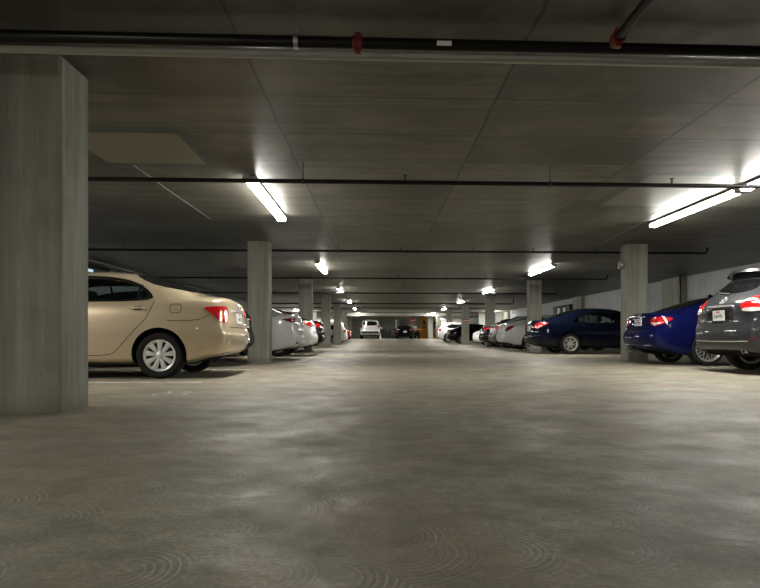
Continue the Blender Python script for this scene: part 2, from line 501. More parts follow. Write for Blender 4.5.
def make_car(name, label, S, loc, heading, cat='car', group=None):
    """S is the spec. local x runs from the rear bumper (0) to the nose (L)."""
    L, W, H = S['L'], S['W'], S['H']; hw = W / 2
    lvl = S.get('lvl', 2)
    root = empty(name, loc, heading); tag(root, label, cat, group)
    car = dict(root=root, rim=S.get('rim', M['silver']))
    zb = S.get('zb', .20); deck = S['deck']; belt = S['belt']; hood = S['hood']
    bx0, rx1, wx1, wx0 = S['glass']          # rear-glass base, roof rear, windscreen top, windscreen base
    xr, xf = S['axles']; R = S['R']
    bt = S.get('bumper', (.42, .60, .68)); rw = S.get('railw', .66)
    hatch = S.get('hatch', False)
    st = []   # each: x list per row, y list, z list
    fy = [0, .84, .95, .99, 1.0, 1.0, .975, .92]
    dx0 = S.get('dx', [.20, .20, .07, .0, .0, .06, .07, .13, .17, .15, .14])
    def add(x, f, bz, rail, tops, dx=None, zlow=None, inner=.55, fr=None, bl=None):
        """f body width factor; bz belt z; rail (yfactor, z); tops (z inner, z centre)"""
        z0 = zb if zlow is None else zlow
        b3, b4, b5 = bl or bt
        ys = [k * f * hw for k in (fr or fy)] + [rail[0] * hw, rail[0] * hw * inner, 0]
        z6 = max(b5 + .03, bz - .09)
        zs = [z0, z0, z0 + .05, b3, b4, b5, z6, bz, rail[1], tops[0], tops[1]]
        d = dx or [0] * 11
        st.append([(x + d[i], ys[i], zs[i]) for i in range(11)])
    if not hatch:
        add(0, S.get('rf', .82), deck - .05, (.62, deck - .005), (deck + .005, deck + .01), dx0, zb + S.get('lift', .10))
        add(.09, .915, deck - .05, (.66, deck), (deck + .01, deck + .015), [a * .75 for a in dx0], zb + S.get('lift', .10) - .01)
        add(.36, .975, deck - .05, (.68, deck + .005), (deck + .018, deck + .02), [a * .3 for a in dx0], zb + S.get('lift', .10) * .5)
        add(bx0 - .06, 1.0, deck - .06, (.70, deck + .01), (deck + .025, deck + .028))
        t = S.get('ct', .52); add(lerp(bx0, rx1, .42), 1.0, lerp(deck, belt, .6) - .03, (lerp(.72, rw, .4), lerp(deck, H - .10, t)), (lerp(deck, H - .02, t) + .02, lerp(deck, H, t) + .03))
        add(rx1 - .06, 1.0, belt + .02, (rw + .02, H - .115), (H - .045, H - .03))
    else:
        hd = S.get('hdx', .42)
        b7 = S.get('b7', .12); d = [.18, .18, .06, .0, .0, .06, b7 * .6, b7, hd, hd - .02, hd - .04]
        add(0, S.get('rf', .84), belt + .04, (rw - .03, H - .13), (H - .055, H - .04), d, zb + .06)
        d2 = [.12, .12, .04, .0, .0, .04, .06, .11, hd - .02, hd - .04, hd - .06]
        add(.10, .925, belt + .04, (rw - .01, H - .12), (H - .045, H - .03), d2, zb + .03)
        d3 = [0, 0, 0, 0, 0, 0, .02, .06, .2, .2, .2]
        add(.42, .98, belt + .04, (rw, H - .10), (H - .025, H - .012), d3)
        add(1.05, 1.0, belt + .03, (rw + .02, H - .085), (H - .01, H))
    xm = S.get('peak', lerp(rx1, wx1, .5))
    add(lerp(rx1, xm, .45), 1.0, belt + .012, (rw + .035, H - .08), (H - .014, H))
    add(xm, 1.0, belt, (rw + .04, H - .07), (H - .008, H + .006))
    add(wx1, 1.0, belt - .01, (rw + .02, H - .10), (H - .035, H - .022))
    t = .5; add(lerp(wx1, wx0, t), 1.0, lerp(belt, hood, .35), (lerp(rw, .76, t), lerp(H - .07, hood + .05, t)), (lerp(H, hood + .07, t), lerp(H, hood + .09, t)))
    add(wx0, 1.0, hood + .015, (.78, hood + .04), (hood + .055, hood + .07))
    add(wx0 + .35, 1.0, hood - .01, (.76, hood + .02), (hood + .035, hood + .045))
    nd = S.get('nose', .18)
    add(L - .62, .985, hood - nd * .35, (.72, hood - nd * .2), (hood - nd * .08, hood - nd * .05), bl=(bt[0], .54, .60))
    add(L - .26, .93, hood - nd * .8, (.68, hood - nd * .6), (hood - nd * .45, hood - nd * .42), bl=(.38, .50, .54))
    add(L - .08, .80, hood - nd * 1.35, (.58, hood - nd * 1.15), (hood - nd * 1.0, hood - nd * .95), bl=(.36, .45, .49), dx=[-.10, -.10, -.04, .02, .04, .04, .03, .0, -.03, -.02, .0])
    bm = bmesh.new(); cl = bm.edges.layers.float.new('crease_edge')
    VR, VL = [], []
    for s in st:
        r = [bm.verts.new(p) for p in s]
        l = [r[0]] + [bm.verts.new((p[0], -p[1], p[2])) for p in s[1:10]] + [r[10]]
        VR.append(r); VL.append(l)
    for A in (VR, VL):
        for i in range(len(A) - 1):
            for j in range(10):
                f = bm.faces.new((A[i][j], A[i + 1][j], A[i + 1][j + 1], A[i][j + 1]))
                if j == 0: f.material_index = 1
                if S.get('clad') and j in (1,): f.material_index = 1
    def cap(r, l, bulge):
        c = [r[0], r[0]] + [bm.verts.new(((r[j].co.x + bulge), 0, r[j].co.z + (.01 if j > 6 else 0))) for j in range(2, 9)] + [r[10]]
        for A in (r, l):
            for j in range(1, 9):
                vs = [A[j], A[j + 1], c[j + 1], c[j]]
                vs = list(dict.fromkeys(vs))
                f = bm.faces.new(vs)
                if S.get('clad') and j == 1: f.material_index = 1
            f = bm.faces.new([A[9], r[10], c[8]]) if False else None
    # rear cap joins rows 1..9 to a centre column; rows 9/10 already meet at the top centre
    cap(VR[0], VL[0], -.055); cap(VR[-1], VL[-1], .10)
    bmesh.ops.remove_doubles(bm, verts=bm.verts, dist=1e-5)
    bmesh.ops.recalc_face_normals(bm, faces=bm.faces)
    rows = {2: .35, 4: .25, 7: S.get('crease', .45), 8: .25}
    if hatch: rows[8] = .3
    for A in (VR, VL):
        for i in range(len(A) - 1):
            for j, cr in rows.items():
                e = bm.edges.get((A[i][j], A[i + 1][j]))
                if e: e[cl] = cr
    for A in (VR[0], VL[0]):
        for j, cr in ((4, .0), (7, 0)):
            pass
    me = bpy.data.meshes.new('cage'); bm.to_mesh(me); bm.free()
    tmp = bpy.data.objects.new('cage', me); COL.objects.link(tmp)
    me.materials.append(S['paint']); me.materials.append(M['under']); me.materials.append(M['cabin'])
    ss = tmp.modifiers.new('s', 'SUBSURF'); ss.levels = lvl; ss.render_levels = lvl; ss.boundary_smooth = 'PRESERVE_CORNERS'
    dg = bpy.context.evaluated_depsgraph_get(); ev = tmp.evaluated_get(dg)
    m2 = ev.to_mesh()
    car['bvh'] = BVHTree.FromPolygons([v.co.copy() for v in m2.vertices], [tuple(p.vertices) for p in m2.polygons])
    ev.to_mesh_clear()
    # cut the wheel arches (and, where one sees through, the cabin)
    cutters = []
    def cutter(cbm, mi):
        cm = bpy.data.meshes.new('cut'); bmesh.ops.recalc_face_normals(cbm, faces=cbm.faces)
        for f in cbm.faces: f.material_index = mi
        cbm.to_mesh(cm); cbm.free()
        for q in (S['paint'], M['under'], M['cabin']): cm.materials.append(q)
        co = bpy.data.objects.new('cut', cm); COL.objects.link(co); cutters.append(co)
        b = tmp.modifiers.new('b', 'BOOLEAN'); b.operation = 'DIFFERENCE'; b.solver = 'EXACT'; b.object = co; b.material_mode = 'TRANSFER'
    ra = R + S.get('archgap', .045)
    for s in (-1, 1):
        for xx in (xr, xf):
            cb = bmesh.new()
            pr = [(.0001, s * (hw - .36)), (ra, s * (hw - .36)), (ra, s * (hw - .02)), (ra + .012, s * (hw + .1)), (ra + .012, s * (hw + .3)), (.0001, s * (hw + .3))]
            lathe_y(cb, pr, 48, c=(xx, 0, R + .01))
            bmesh.ops.remove_doubles(cb, verts=cb.verts, dist=1e-3)
            cutter(cb, 1)
    if S.get('see'):
        cb = bmesh.new(); poly = chaikin(S['see'], 2)
        a = [cb.verts.new((p[0], -1.4, p[1])) for p in poly]; b_ = [cb.verts.new((p[0], 1.4, p[1])) for p in poly]
        cb.faces.new(a); cb.faces.new(b_[::-1])
        for i in range(len(a)): cb.faces.new((a[i], a[(i + 1) % len(a)], b_[(i + 1) % len(a)], b_[i]))
        cutter(cb, 2)
    dg = bpy.context.evaluated_depsgraph_get(); ev = tmp.evaluated_get(dg)
    body = bpy.data.meshes.new_from_object(ev, preserve_all_data_layers=False, depsgraph=dg)
    body.name = 'body'
    bpy.data.objects.remove(tmp)
    for c in cutters: bpy.data.objects.remove(c)
    body.shade_smooth(); body.set_sharp_from_angle(angle=math.radians(38))
    link(bpy.data.objects.new('body', body), root)
    # wheels
    tw = S.get('tw', .21)
    for xx in (xr, xf):
        for s in (-1, 1):
            make_wheel(car, xx, s * (hw - .035), s, R, tw, S.get('spokes', (10, .018, .014, 'single')), S.get('rimR', .21))
    # glass
    W_ = S['W']
    for s in (-1, 1):
        for wname, poly in S.get('side_glass', []):
            patch(car, poly, side(s), wname, S.get('side_mat', M['privacy']), .003, .01, .07, sm=S.get('gsm', 2))
        if S.get('window_trim'):
            t = strip(car, S['window_trim'], side(s), .018, .008, closed=S.get('trim_closed', True), sm=2)
            build(t, 'window_trim', S.get('trim_mat', M['gloss_black']), root)
        for pl in S.get('pillars', []):
            t = strip(car, pl, side(s), S.get('pillar_w', .05), .007, sm=0); build(t, 'window_pillar', M['gloss_black'], root)
        sb = None
        for ln in S.get('seams', []):
            sb = strip(car, ln, side(s), .008, .0015, bm=sb, sm=2)
        if sb: build(sb, 'door_seam', M['seamline'], root)
        for hx, hz in S.get('handles', []):
            p = surf(car['bvh'], side(s), hx, hz)
            if p:
                y = p[0].y; bm = bmesh.new()
                tube(bm, [(hx - .10, y - s * .01, hz), (hx - .085, y + s * .035, hz + .003), (hx, y + s * .045, hz + .006), (hx + .085, y + s * .035, hz + .003), (hx + .10, y - s * .01, hz)], [.011, .013, .014, .013, .011], 8)
                h = build(bm, 'door_handle', S.get('handle_mat', S['paint']), root)
                bm = bmesh.new(); box(bm, hx - .05, hx + .05, y - .012 if s > 0 else y - .006, y + .006 if s > 0 else y + .012, hz - .03, hz + .026, 0, .004)
                build(bm, 'handle_recess', M['black'], h)
        if S.get('mirror'):
            mx, mz = S['mirror']; p = surf(car['bvh'], side(s), mx, mz - .04)
            y = p[0].y if p else s * hw * .9; bm = bmesh.new()
            a, b_ = sorted((y + s * .05, y + s * .23))
            box(bm, mx - .05, mx + .07, a, b_, mz - .06, mz + .07, 0, .035, 3)
            a, b_ = sorted((y - s * .03, y + s * .08)); box(bm, mx - .02, mx + .03, a, b_, mz - .06, mz - .02, 0, .01)
            build(bm, 'wing_mirror', S['paint'], root)
        lp = None
        for i, (poly, mt) in enumerate(S.get('lamp', [])):
            if i == 0: lp = patch(car, poly, wrap(s, W_), 'tail_lamp', mt, .012, .03, .04, sm=S.get('lsm', 2))
            else: patch(car, poly, wrap(s, W_), 'lens_and_glint', mt, .016, .02, .03, parent=lp, sm=2)  # pale insets are lens sections that also paint in a reflection
        if S.get('head'):
            patch(car, S['head'], fwrap(s, W_, L), 'headlamp', M['clear'], .01, .02, .05)
        if S.get('reflector'):
            patch(car, S['reflector'], wrap(s, W_), 'bumper_reflector', S.get('refl_mat', M['red']), .006, .01, .03, sm=1)
        if S.get('fuel') and s == S.get('fuel_side', 1):
            fx, fz = S['fuel']; q = .075
            t = strip(car, [(fx - q, fz - q * .5), (fx - q * .7, fz - q * .8), (fx + q * .7, fz - q * .8), (fx + q, fz - q * .5), (fx + q, fz + q * .5), (fx + q * .75, fz + q * .8), (fx - q * .75, fz + q * .8), (fx - q, fz + q * .5)], side(s), .007, .0015, closed=True, sm=1)
            build(t, 'fuel_door', M['seamline'], root)
    if S.get('rear_glass'):
        patch(car, S['rear_glass'], S.get('rg_map', top), 'rear_window', M['privacy'], .004, .01, .08, sm=2)
    if S.get('screen'): patch(car, S['screen'], top, 'windscreen', M['privacy'], .004, .01, .1, sm=2)
    if S.get('trunk'):
        t = None
        for ln in S['trunk']: t = strip(car, ln, rear, .009, .0015, bm=t, sm=2)
        build(t, 'boot_seam', M['seamline'], root)
    for nm, poly, mt, off in S.get('rear_bits', []):
        o = patch(car, poly, rear, nm, mt, off, .02, .05, sm=0)
        if nm == 'license_plate':
            us = [p[0] for p in poly]; vs = [p[1] for p in poly]; x0, x1, z0, z1 = min(us), max(us), min(vs), max(vs)
            patch(car, [(x0 + .1, z1 - .035), (x1 - .1, z1 - .035), (x1 - .1, z1 - .015), (x0 + .1, z1 - .015)], rear, 'plate_script', M['platered'], off + .002, .004, .05, parent=o, sm=0)
            nc = 7; wch = (x1 - x0 - .06) / nc; cb = None
            for k in range(nc):
                a = x0 + .03 + k * wch
                c = (a + wch * .5, (z0 + z1) / 2 - .012)
                pts = [(c[0] + wch * .28 * math.cos(q), c[1] + .032 * math.sin(q)) for q in [random.random() * 6 + 1.25 * j for j in range(5)]]
                cb = strip(car, pts, rear, .009, off + .003, closed=(k % 2 == 0), bm=cb, sm=1)
            build(cb, 'plate_characters', M['platedark'], o)
    for cx, cz, rr in S.get('emblem', []):
        def ell(a, b, ox=0, oz=0): return [(cx + ox + a * math.cos(q), cz + oz + b * math.sin(q)) for q in [2 * PI * k / 16 for k in range(16)]]
        if S.get('emblem_kind') == 'ovals':
            t = strip(car, ell(rr, rr * .66), rear, .014, .012, closed=True)
            t = strip(car, ell(rr * .33, rr * .6), rear, .008, .012, closed=True, bm=t)
            t = strip(car, ell(rr * .72, rr * .26, 0, rr * .3), rear, .008, .012, closed=True, bm=t)
            build(t, 'emblem', M['chrome'], root)
        else: patch(car, ell(rr, rr), rear, 'emblem', M['chrome'], .01, .02, .03, sm=0)
    for y in S.get('exhaust', []):
        bm = bmesh.new()
        rr = S.get('ex_r', .035); z = S.get('ex_z', zb + .04)
        ring = [(rr, 0), (rr, .16), (rr - .004, .16), (rr - .004, 0)]
        lathe_y(bm, ring, 24, close=True)
        bmesh.ops.rotate(bm, verts=bm.verts, cent=(0, 0, 0), matrix=Matrix.Rotation(-PI / 2, 3, 'Z'))
        bmesh.ops.translate(bm, verts=bm.verts, vec=(S.get('ex_x', .03), y, z))
        build(bm, 'exhaust_tip', M['chrome'], root)
    if S.get('seats'):
        for y in (-.37, .37):
            for sx, sz in S['seats']:
                bm = bmesh.new(); headrest(bm, sx, y, sz, seatz=belt - .12); build(bm, 'seat', M['cloth'], root)
    if S.get('child_seat'):
        x, y, z = S['child_seat']; bm = bmesh.new(); box(bm, x - .12, x + .12, y - .16, y + .16, z - .16, z + .12, 0, .06, 3); build(bm, 'seat_cover', M['palecloth'], root)
    if S.get('spoiler'):
        x0, x1, z, hwid, th = S['spoiler']; bm = bmesh.new()
        n = 12; prof = [(x0, z - th * .2), (x0 + .02, z + th * .45), (x1 - .05, z + th * .6), (x1, z + th * .3), (x1, z - th * .5), (x0 + .05, z - th * .5)]
        rings = []
        for i in range(n + 1):
            y = -hwid + 2 * hwid * i / n; k = 1 - .16 * abs(y / hwid) ** 3; dz = -.05 * abs(y / hwid) ** 2.5
            rings.append([bm.verts.new((x1 - (x1 - px) * k, y, pz + dz)) for px, pz in prof])
        for a, b_ in zip(rings, rings[1:]):
            for i in range(len(prof)): bm.faces.new((a[i], a[(i + 1) % len(prof)], b_[(i + 1) % len(prof)], b_[i]))
        bm.faces.new(rings[0]); bm.faces.new(rings[-1])
        build(bm, 'spoiler', S.get('sp_mat', M['gloss_black']), root)
    if S.get('fin'):
        x, z = S['fin']; p = surf(car['bvh'], top, x, 0); z = p[0].z
        bm = bmesh.new(); vs = []
        for yy in (-.022, .022):
            vs.append([bm.verts.new((x + a, yy * k, z + b_)) for a, b_, k in ((-.09, -.01, 1), (-.08, .03, .5), (-.05, .055, .3), (.06, .01, .6), (.10, -.01, 1))])
        bm.faces.new(vs[0]); bm.faces.new(vs[1][::-1])
        for i in range(5): bm.faces.new((vs[0][i], vs[0][(i + 1) % 5], vs[1][(i + 1) % 5], vs[1][i]))
        build(bm, 'roof_antenna', S['paint'], root)
    if S.get('wiper'):
        x, z = S['wiper']
        t = strip(car, [(-.02, z), (.18, z + .02), (.42, z + .05)], rear, .018, .02, sm=1)
        build(t, 'rear_wiper', M['black'], root)
    for ln in S.get('chrome_rear', []):
        build(strip(car, ln, rear, .016, .01), 'chrome_strip', M['chrome'], root)
    for ch in root.children: ch.location.x -= 0
    return root

# generic shapes -------------------------------------------------------------
def sedan_spec(paint_, **k):
    S = dict(L=4.6, W=1.78, H=1.47, deck=1.04, belt=.93, hood=.93, glass=(.62, 1.22, 2.55, 3.35), axles=(1.0, 3.66), R=.318,
             paint=paint_, lvl=2, rimR=.2,
             side_glass=[('side_window', [(1.02, .97), (1.5, 1.34), (2.5, 1.39), (3.2, .96), (2.2, .955)])],
             rear_glass=[(.66, -.50), (1.20, -.46), (1.24, .0), (1.20, .46), (.66, .50), (.62, 0)],
             screen=[(2.62, -.50), (3.28, -.62), (3.34, 0), (3.28, .62), (2.62, .50), (2.58, 0)],
             mirror=(3.05, 1.0), spokes=(9, .018, .016, 'single'),
             lamp=[([(-.34, .86), (-.10, .84), (.10, .90), (.24, .98), (-.05, 1.0), (-.34, .97)], M['red']), ([(-.30, .88), (-.12, .87), (-.12, .90), (-.30, .91)], M['clear'])],
             rear_bits=[('license_plate', [(-.16, .74), (.16, .74), (.16, .88), (-.16, .88)], M['plate'], .012),
                        ('plate_trim', [(-.3, .895), (.3, .895), (.3, .925), (-.3, .925)], M['chrome'], .010)],
             head=[(-.42, .62), (-.1, .60), (.2, .72), (.25, .78), (-.1, .76), (-.42, .70)],
             trunk=[[(-.55, .70), (.55, .70)]], seams=[], handles=[(1.62, .86), (2.55, .84)])
    S.update(k); return S
def hatch_spec(paint_, **k):
    S = dict(L=4.3, W=1.8, H=1.58, deck=1.1, belt=1.0, hood=.98, hatch=True, glass=(.3, .6, 2.35, 3.15), axles=(.82, 3.4), R=.335, railw=.70,
             paint=paint_, lvl=2, rimR=.215, hdx=.34,
             side_glass=[('side_window', [(.55, 1.08), (.9, 1.40), (2.3, 1.46), (3.0, 1.04), (1.8, 1.03)])],
             rear_glass=[(-.56, 1.08), (.56, 1.08), (.48, 1.42), (-.48, 1.42)], rg_map=rear,
             screen=[(2.42, -.54), (3.05, -.62), (3.12, 0), (3.05, .62), (2.42, .54), (2.38, 0)],
             mirror=(2.9, 1.08), spokes=(7, .02, .02, 'single'),
             lamp=[([(-.30, .86), (.05, .84), (.20, .92), (.12, 1.04), (-.28, 1.0)], M['red']), ([(-.24, .89), (-.1, .88), (-.1, .92), (-.24, .93)], M['clear'])],
             rear_bits=[('license_plate', [(-.16, .76), (.16, .76), (.16, .90), (-.16, .90)], M['plate'], .012)],
             head=[(-.42, .66), (-.1, .64), (.2, .76), (.25, .82), (-.1, .82), (-.42, .76)],
             handles=[(1.3, .93), (2.3, .92)])
    S.update(k); return S

LEFT = PI          # nose towards -X, rear to the aisle
RIGHT = 0.
def park(name, label, S, rear_x, y, heading, z=0, **kw):
    return make_car(name, label, S, (rear_x, y, z), heading, **kw)

# gold sedan
gold_win = [(1.00, 1.065), (1.10, 1.19), (1.26, 1.30), (1.55, 1.385), (2.1, 1.41), (2.62, 1.385), (3.36, 1.03), (2.2, 1.05)]
gold = sedan_spec(M['gold'], L=4.54, W=1.76, H=1.515, deck=1.125, belt=1.02, hood=.94, lvl=3, glass=(.56, 1.38, 2.66, 3.45),
    axles=(.92, 3.56), R=.317, rimR=.205, rim=M['hubwhite'], spokes=(9, .020, .040, 'single'), zb=.19, archgap=.05,
    dx=[.22, .22, .10, .02, .0, .07, .09, .12, .20, .17, .16], bumper=(.44, .63, .71),
    side_glass=[('side_window', gold_win)], side_mat=M['glass'], gsm=1, see=[(1.07, 1.08), (1.15, 1.19), (1.31, 1.285), (1.60, 1.36), (2.1, 1.38), (2.60, 1.36), (3.25, 1.05), (2.2, 1.065)],
    window_trim=gold_win, pillars=[[(1.26, 1.06), (1.22, 1.29)], [(2.22, 1.05), (2.20, 1.40)]], pillar_w=.028, ct=.60,
    rear_glass=[(.62, -.62), (1.36, -.60), (1.42, .0), (1.36, .60), (.62, .62), (.58, 0)],
    seams=[[(1.0, 1.06), (1.03, .95), (1.10, .80), (1.24, .66), (1.40, .48), (1.52, .34), (1.7, .315), (2.2, .31), (2.24, .6), (2.23, 1.04)], [(2.26, .31), (3.2, .31), (3.22, .7), (3.2, 1.03)],
           [(.25, .87), (.36, .81), (.55, .785), (.80, .79)]],
    handles=[(1.21, .955), (2.42, .94)], handle_mat=M['gold'], fuel=(.70, .955), fuel_side=1,
    lamp=[([(-.34, .89), (-.20, .77), (-.06, .765), (.06, .83), (.18, .90), (.28, .965), (.22, .98), (-.03, .99), (-.28, 1.0)], M['red']),
          ([(-.28, .84), (-.17, .81), (-.14, .94), (-.26, .95)], M['clear']), ([(-.12, .83), (-.03, .82), (-.02, .93), (-.11, .94)], M['amber'])],
    reflector=[(-.20, .475), (-.13, .475), (-.13, .535), (-.20, .535)], refl_mat=M['chrome'],
    rear_bits=[('license_plate', [(-.16, .76), (.16, .76), (.16, .91), (-.16, .91)], M['plate'], .012),
               ('plate_garnish', [(-.36, .925), (.36, .925), (.33, .965), (-.33, .965)], M['chrome'], .014)],
    emblem=[(0, 1.03, .055)], emblem_kind='ovals', exhaust=[-.52], seats=[(2.05, 1.13), (1.30, 1.09)], mirror=(3.22, 1.02))
park('sedan', 'gold sedan with silver spoked hubcaps parked beside the big foreground pillar', gold, -2.03, 9.12, LEFT)

# black sedan behind it
park('sedan', 'black sedan parked between the gold sedan and the next pillar',
     sedan_spec(M['blackpaint'], H=1.46, deck=1.10, lvl=2, glass=(.6, 1.3, 2.6, 3.4)), -2.53, 11.95, LEFT)
# first bay beyond the second pillar on the left
park('sedan', 'pale silver sedan with slim pointed tail lamps beside the second left pillar',
     sedan_spec(M['white'], L=4.85, W=1.84, H=1.47, deck=1.11, lvl=3, axles=(1.1, 3.88), R=.33, glass=(.62, 1.35, 2.8, 3.6),
        lamp=[([(-.30, .93), (-.1, .89), (.1, .90), (.30, .955), (.36, .975), (.1, 1.0), (-.30, 1.0)], M['darkred']), ([(-.26, .94), (-.16, .91), (-.12, .97), (-.24, .985)], M['clear']), ([(-.05, .93), (.04, .92), (.04, .97), (-.05, .97)], M['clear'])],
        window_trim=[(1.02, .97), (1.5, 1.34), (2.5, 1.39), (3.2, .96), (2.2, .955)], trim_mat=M['chrome'], exhaust=[-.5], ex_z=.25,
        reflector=[(-.25, .40), (-.08, .40), (-.08, .43), (-.25, .43)], refl_mat=M['black'], emblem=[(0, 1.0, .045)]), -1.86, 15.2, LEFT)
park('sedan', 'bright white compact sedan parked just past the pale silver sedan',
     sedan_spec(M['brightwhite'], L=4.5, W=1.75, H=1.44, deck=1.02, lvl=2), -1.80, 18.0, LEFT)
park('sedan', 'dark sedan with chrome trim across its tail beyond the white sedans',
     sedan_spec(M['blackpaint'], H=1.44, deck=1.08, chrome_rear=[[(-.6, .92), (.6, .92)], [(-.7, .60), (.7, .60)]]), -1.80, 20.8, LEFT)
park('sedan', 'black sedan set back between two distant left pillars', sedan_spec(M['blackpaint'], lvl=1), -2.75, 36.0, LEFT)
park('hatchback', 'white hatchback beyond the farthest left pillars', hatch_spec(M['brightwhite'], lvl=1, H=1.6), -2.15, 44.4, LEFT)
park('sedan', 'dark red sedan tail just past the white hatchback', sedan_spec(M['darkredpaint'], lvl=1), -1.95, 47.0, LEFT)

# right row
venza = hatch_spec(M['grey'], L=4.80, W=1.905, H=1.63, belt=1.05, hood=1.02, lvl=3, axles=(.98, 3.75), R=.365, rimR=.245, hdx=.52, railw=.66, rf=.80,
    zb=.24, clad=True, b7=.05, tw=.24, glass=(.3, .8, 2.6, 3.5), bumper=(.46, .70, .79),
    side_glass=[('side_window', [(.62, 1.12), (.80, 1.22), (1.18, 1.42), (1.22, 1.14)]), ('side_window', [(1.30, 1.13), (1.27, 1.43), (2.1, 1.49), (2.6, 1.46), (3.35, 1.09), (2.2, 1.09)])],
    rear_glass=[(-.54, 1.27), (0, 1.24), (.54, 1.27), (.47, 1.40), (.40, 1.47), (-.40, 1.47), (-.47, 1.40)], window_trim=None,
    lamp=[([(-.44, 1.04), (-.36, .985), (-.05, .985), (.10, .99), (.36, 1.09), (.54, 1.20), (.30, 1.21), (.0, 1.18), (-.24, 1.17)], M['red']),
          ([(-.38, .985), (-.34, .945), (.04, .945), (.10, .985), (-.05, 1.0), (-.30, 1.0)], M['clear']), ([(-.20, 1.06), (.05, 1.06), (.2, 1.10), (-.18, 1.09)], M['clear'])],
    spoiler=(.36, .95, 1.605, .53, .055), rear_bits=[
        ('license_recess', [(-.34, .80), (.34, .80), (.38, 1.02), (-.38, 1.02)], M['gloss_black'], .003),
        ('license_plate', [(-.155, .82), (.155, .82), (.155, .985), (-.155, .985)], M['plate'], .014),
        ('plate_garnish', [(-.36, 1.03), (.36, 1.03), (.34, 1.055), (-.34, 1.055)], M['chrome'], .018)],
    emblem=[(-.02, 1.13, .068)], emblem_kind='ovals', chrome_rear=[[(-.72, .505), (-.3, .495), (.3, .495), (.72, .505)]],
    reflector=[(-.20, .53), (-.04, .535), (-.04, .555), (-.20, .55)], refl_mat=M['darkred'], exhaust=[.56, -.56], ex_r=.045, ex_z=.36, ex_x=.05, wiper=(0, 1.235),
    trunk=[[(-.70, .79), (-.5, .735), (.5, .735), (.70, .79)]], spokes=(5, .03, .03, 'double'), seams=[[(1.05, 1.1), (1.05, .8), (1.45, .5), (1.5, .33), (2.3, .33), (2.33, .7), (2.32, 1.08)]])
park('crossover', 'dark grey crossover with black roof spoiler at the right edge', venza, 5.42, 9.30, RIGHT)

bmw = sedan_spec(M['blue'], L=4.60, W=1.79, H=1.415, deck=1.045, belt=.93, hood=.90, lvl=3, glass=(.55, 1.50, 2.5, 3.35), axles=(1.06, 3.82), R=.33, rimR=.238, railw=.60,
    zb=.19, tw=.24, spokes=(10, .013, .008, 'mesh'), archgap=.03, bumper=(.42, .62, .71), dx=[.22, .22, .09, .0, .0, .08, .09, .09, .16, .13, .12],
    side_glass=[('side_window', [(1.18, .965), (1.42, 1.14), (1.75, 1.27), (2.5, 1.30), (3.2, .95)])],
    rear_glass=[(.66, -.54), (1.48, -.46), (1.52, .0), (1.48, .46), (.66, .54), (.62, 0)],
    lamp=[([(-.34, .80), (-.10, .78), (.12, .82), (.30, .895), (.34, .93), (.10, .955), (-.34, .945)], M['red']),
          ([(-.30, .82), (-.1, .805), (.10, .84), (.10, .855), (-.12, .84), (-.30, .85)], M['clear'])],
    rear_bits=[('license_plate', [(-.155, .79), (.155, .79), (.155, .93), (-.155, .93)], M['plate'], .012),
               ('plate_garnish', [(-.28, .955), (.28, .955), (.28, .98), (-.28, .98)], M['chrome'], .010)],
    emblem=[(0, 1.005, .037)], chrome_rear=[[(-.62, .40), (-.35, .395)], [(.35, .395), (.62, .40)]], fin=(1.62, 1.4), exhaust=[.42, .52], ex_z=.27,
    trunk=[[(-.5, .70), (.5, .70)]], refl_mat=M['red'])
park('coupe', 'blue coupe with multi-spoke wheels parked in front of the nearest right pillar', bmw, 5.38, 12.25, RIGHT)

acc_win = [(1.20, 1.0), (1.30, 1.13), (1.62, 1.285), (2.1, 1.345), (2.75, 1.33), (3.55, .985), (2.3, .98)]
accord = sedan_spec(M['navy'], L=4.93, W=1.845, H=1.50, deck=1.08, belt=.965, hood=.95, lvl=3, glass=(.62, 1.55, 2.85, 3.75), axles=(1.14, 3.94), R=.335, rimR=.218,
    spokes=(7, .014, .012, 'double'), side_glass=[('side_window', acc_win)], side_mat=M['glass'], gsm=1,
    see=[(1.30, 1.02), (1.38, 1.12), (1.66, 1.255), (2.1, 1.31), (2.72, 1.295), (3.42, 1.01), (2.3, 1.0)],
    window_trim=acc_win, trim_mat=M['gloss_black'], pillars=[[(1.72, .99), (1.78, 1.33)], [(2.5, .98), (2.48, 1.35)]],
    rear_glass=[(.68, -.56), (1.55, -.50), (1.60, .0), (1.55, .50), (.68, .56), (.64, 0)],
    lamp=[([(-.34, .84), (-.10, .82), (.10, .84), (.32, .95), (.42, 1.02), (.10, 1.01), (-.34, .98)], M['red']), ([(-.05, .86), (.08, .86), (.20, .93), (.0, .93)], M['clear'])],
    emblem=[(0, .99, .04)], exhaust=[.5, -.5], seats=[(2.25, 1.14), (1.5, 1.1)], child_seat=(2.0, -.42, 1.09), handles=[(1.55, .90), (2.7, .88)], fuel=None)
park('sedan', 'navy blue sedan seen side-on between the two nearest right pillars', accord, 5.02, 19.72, RIGHT)

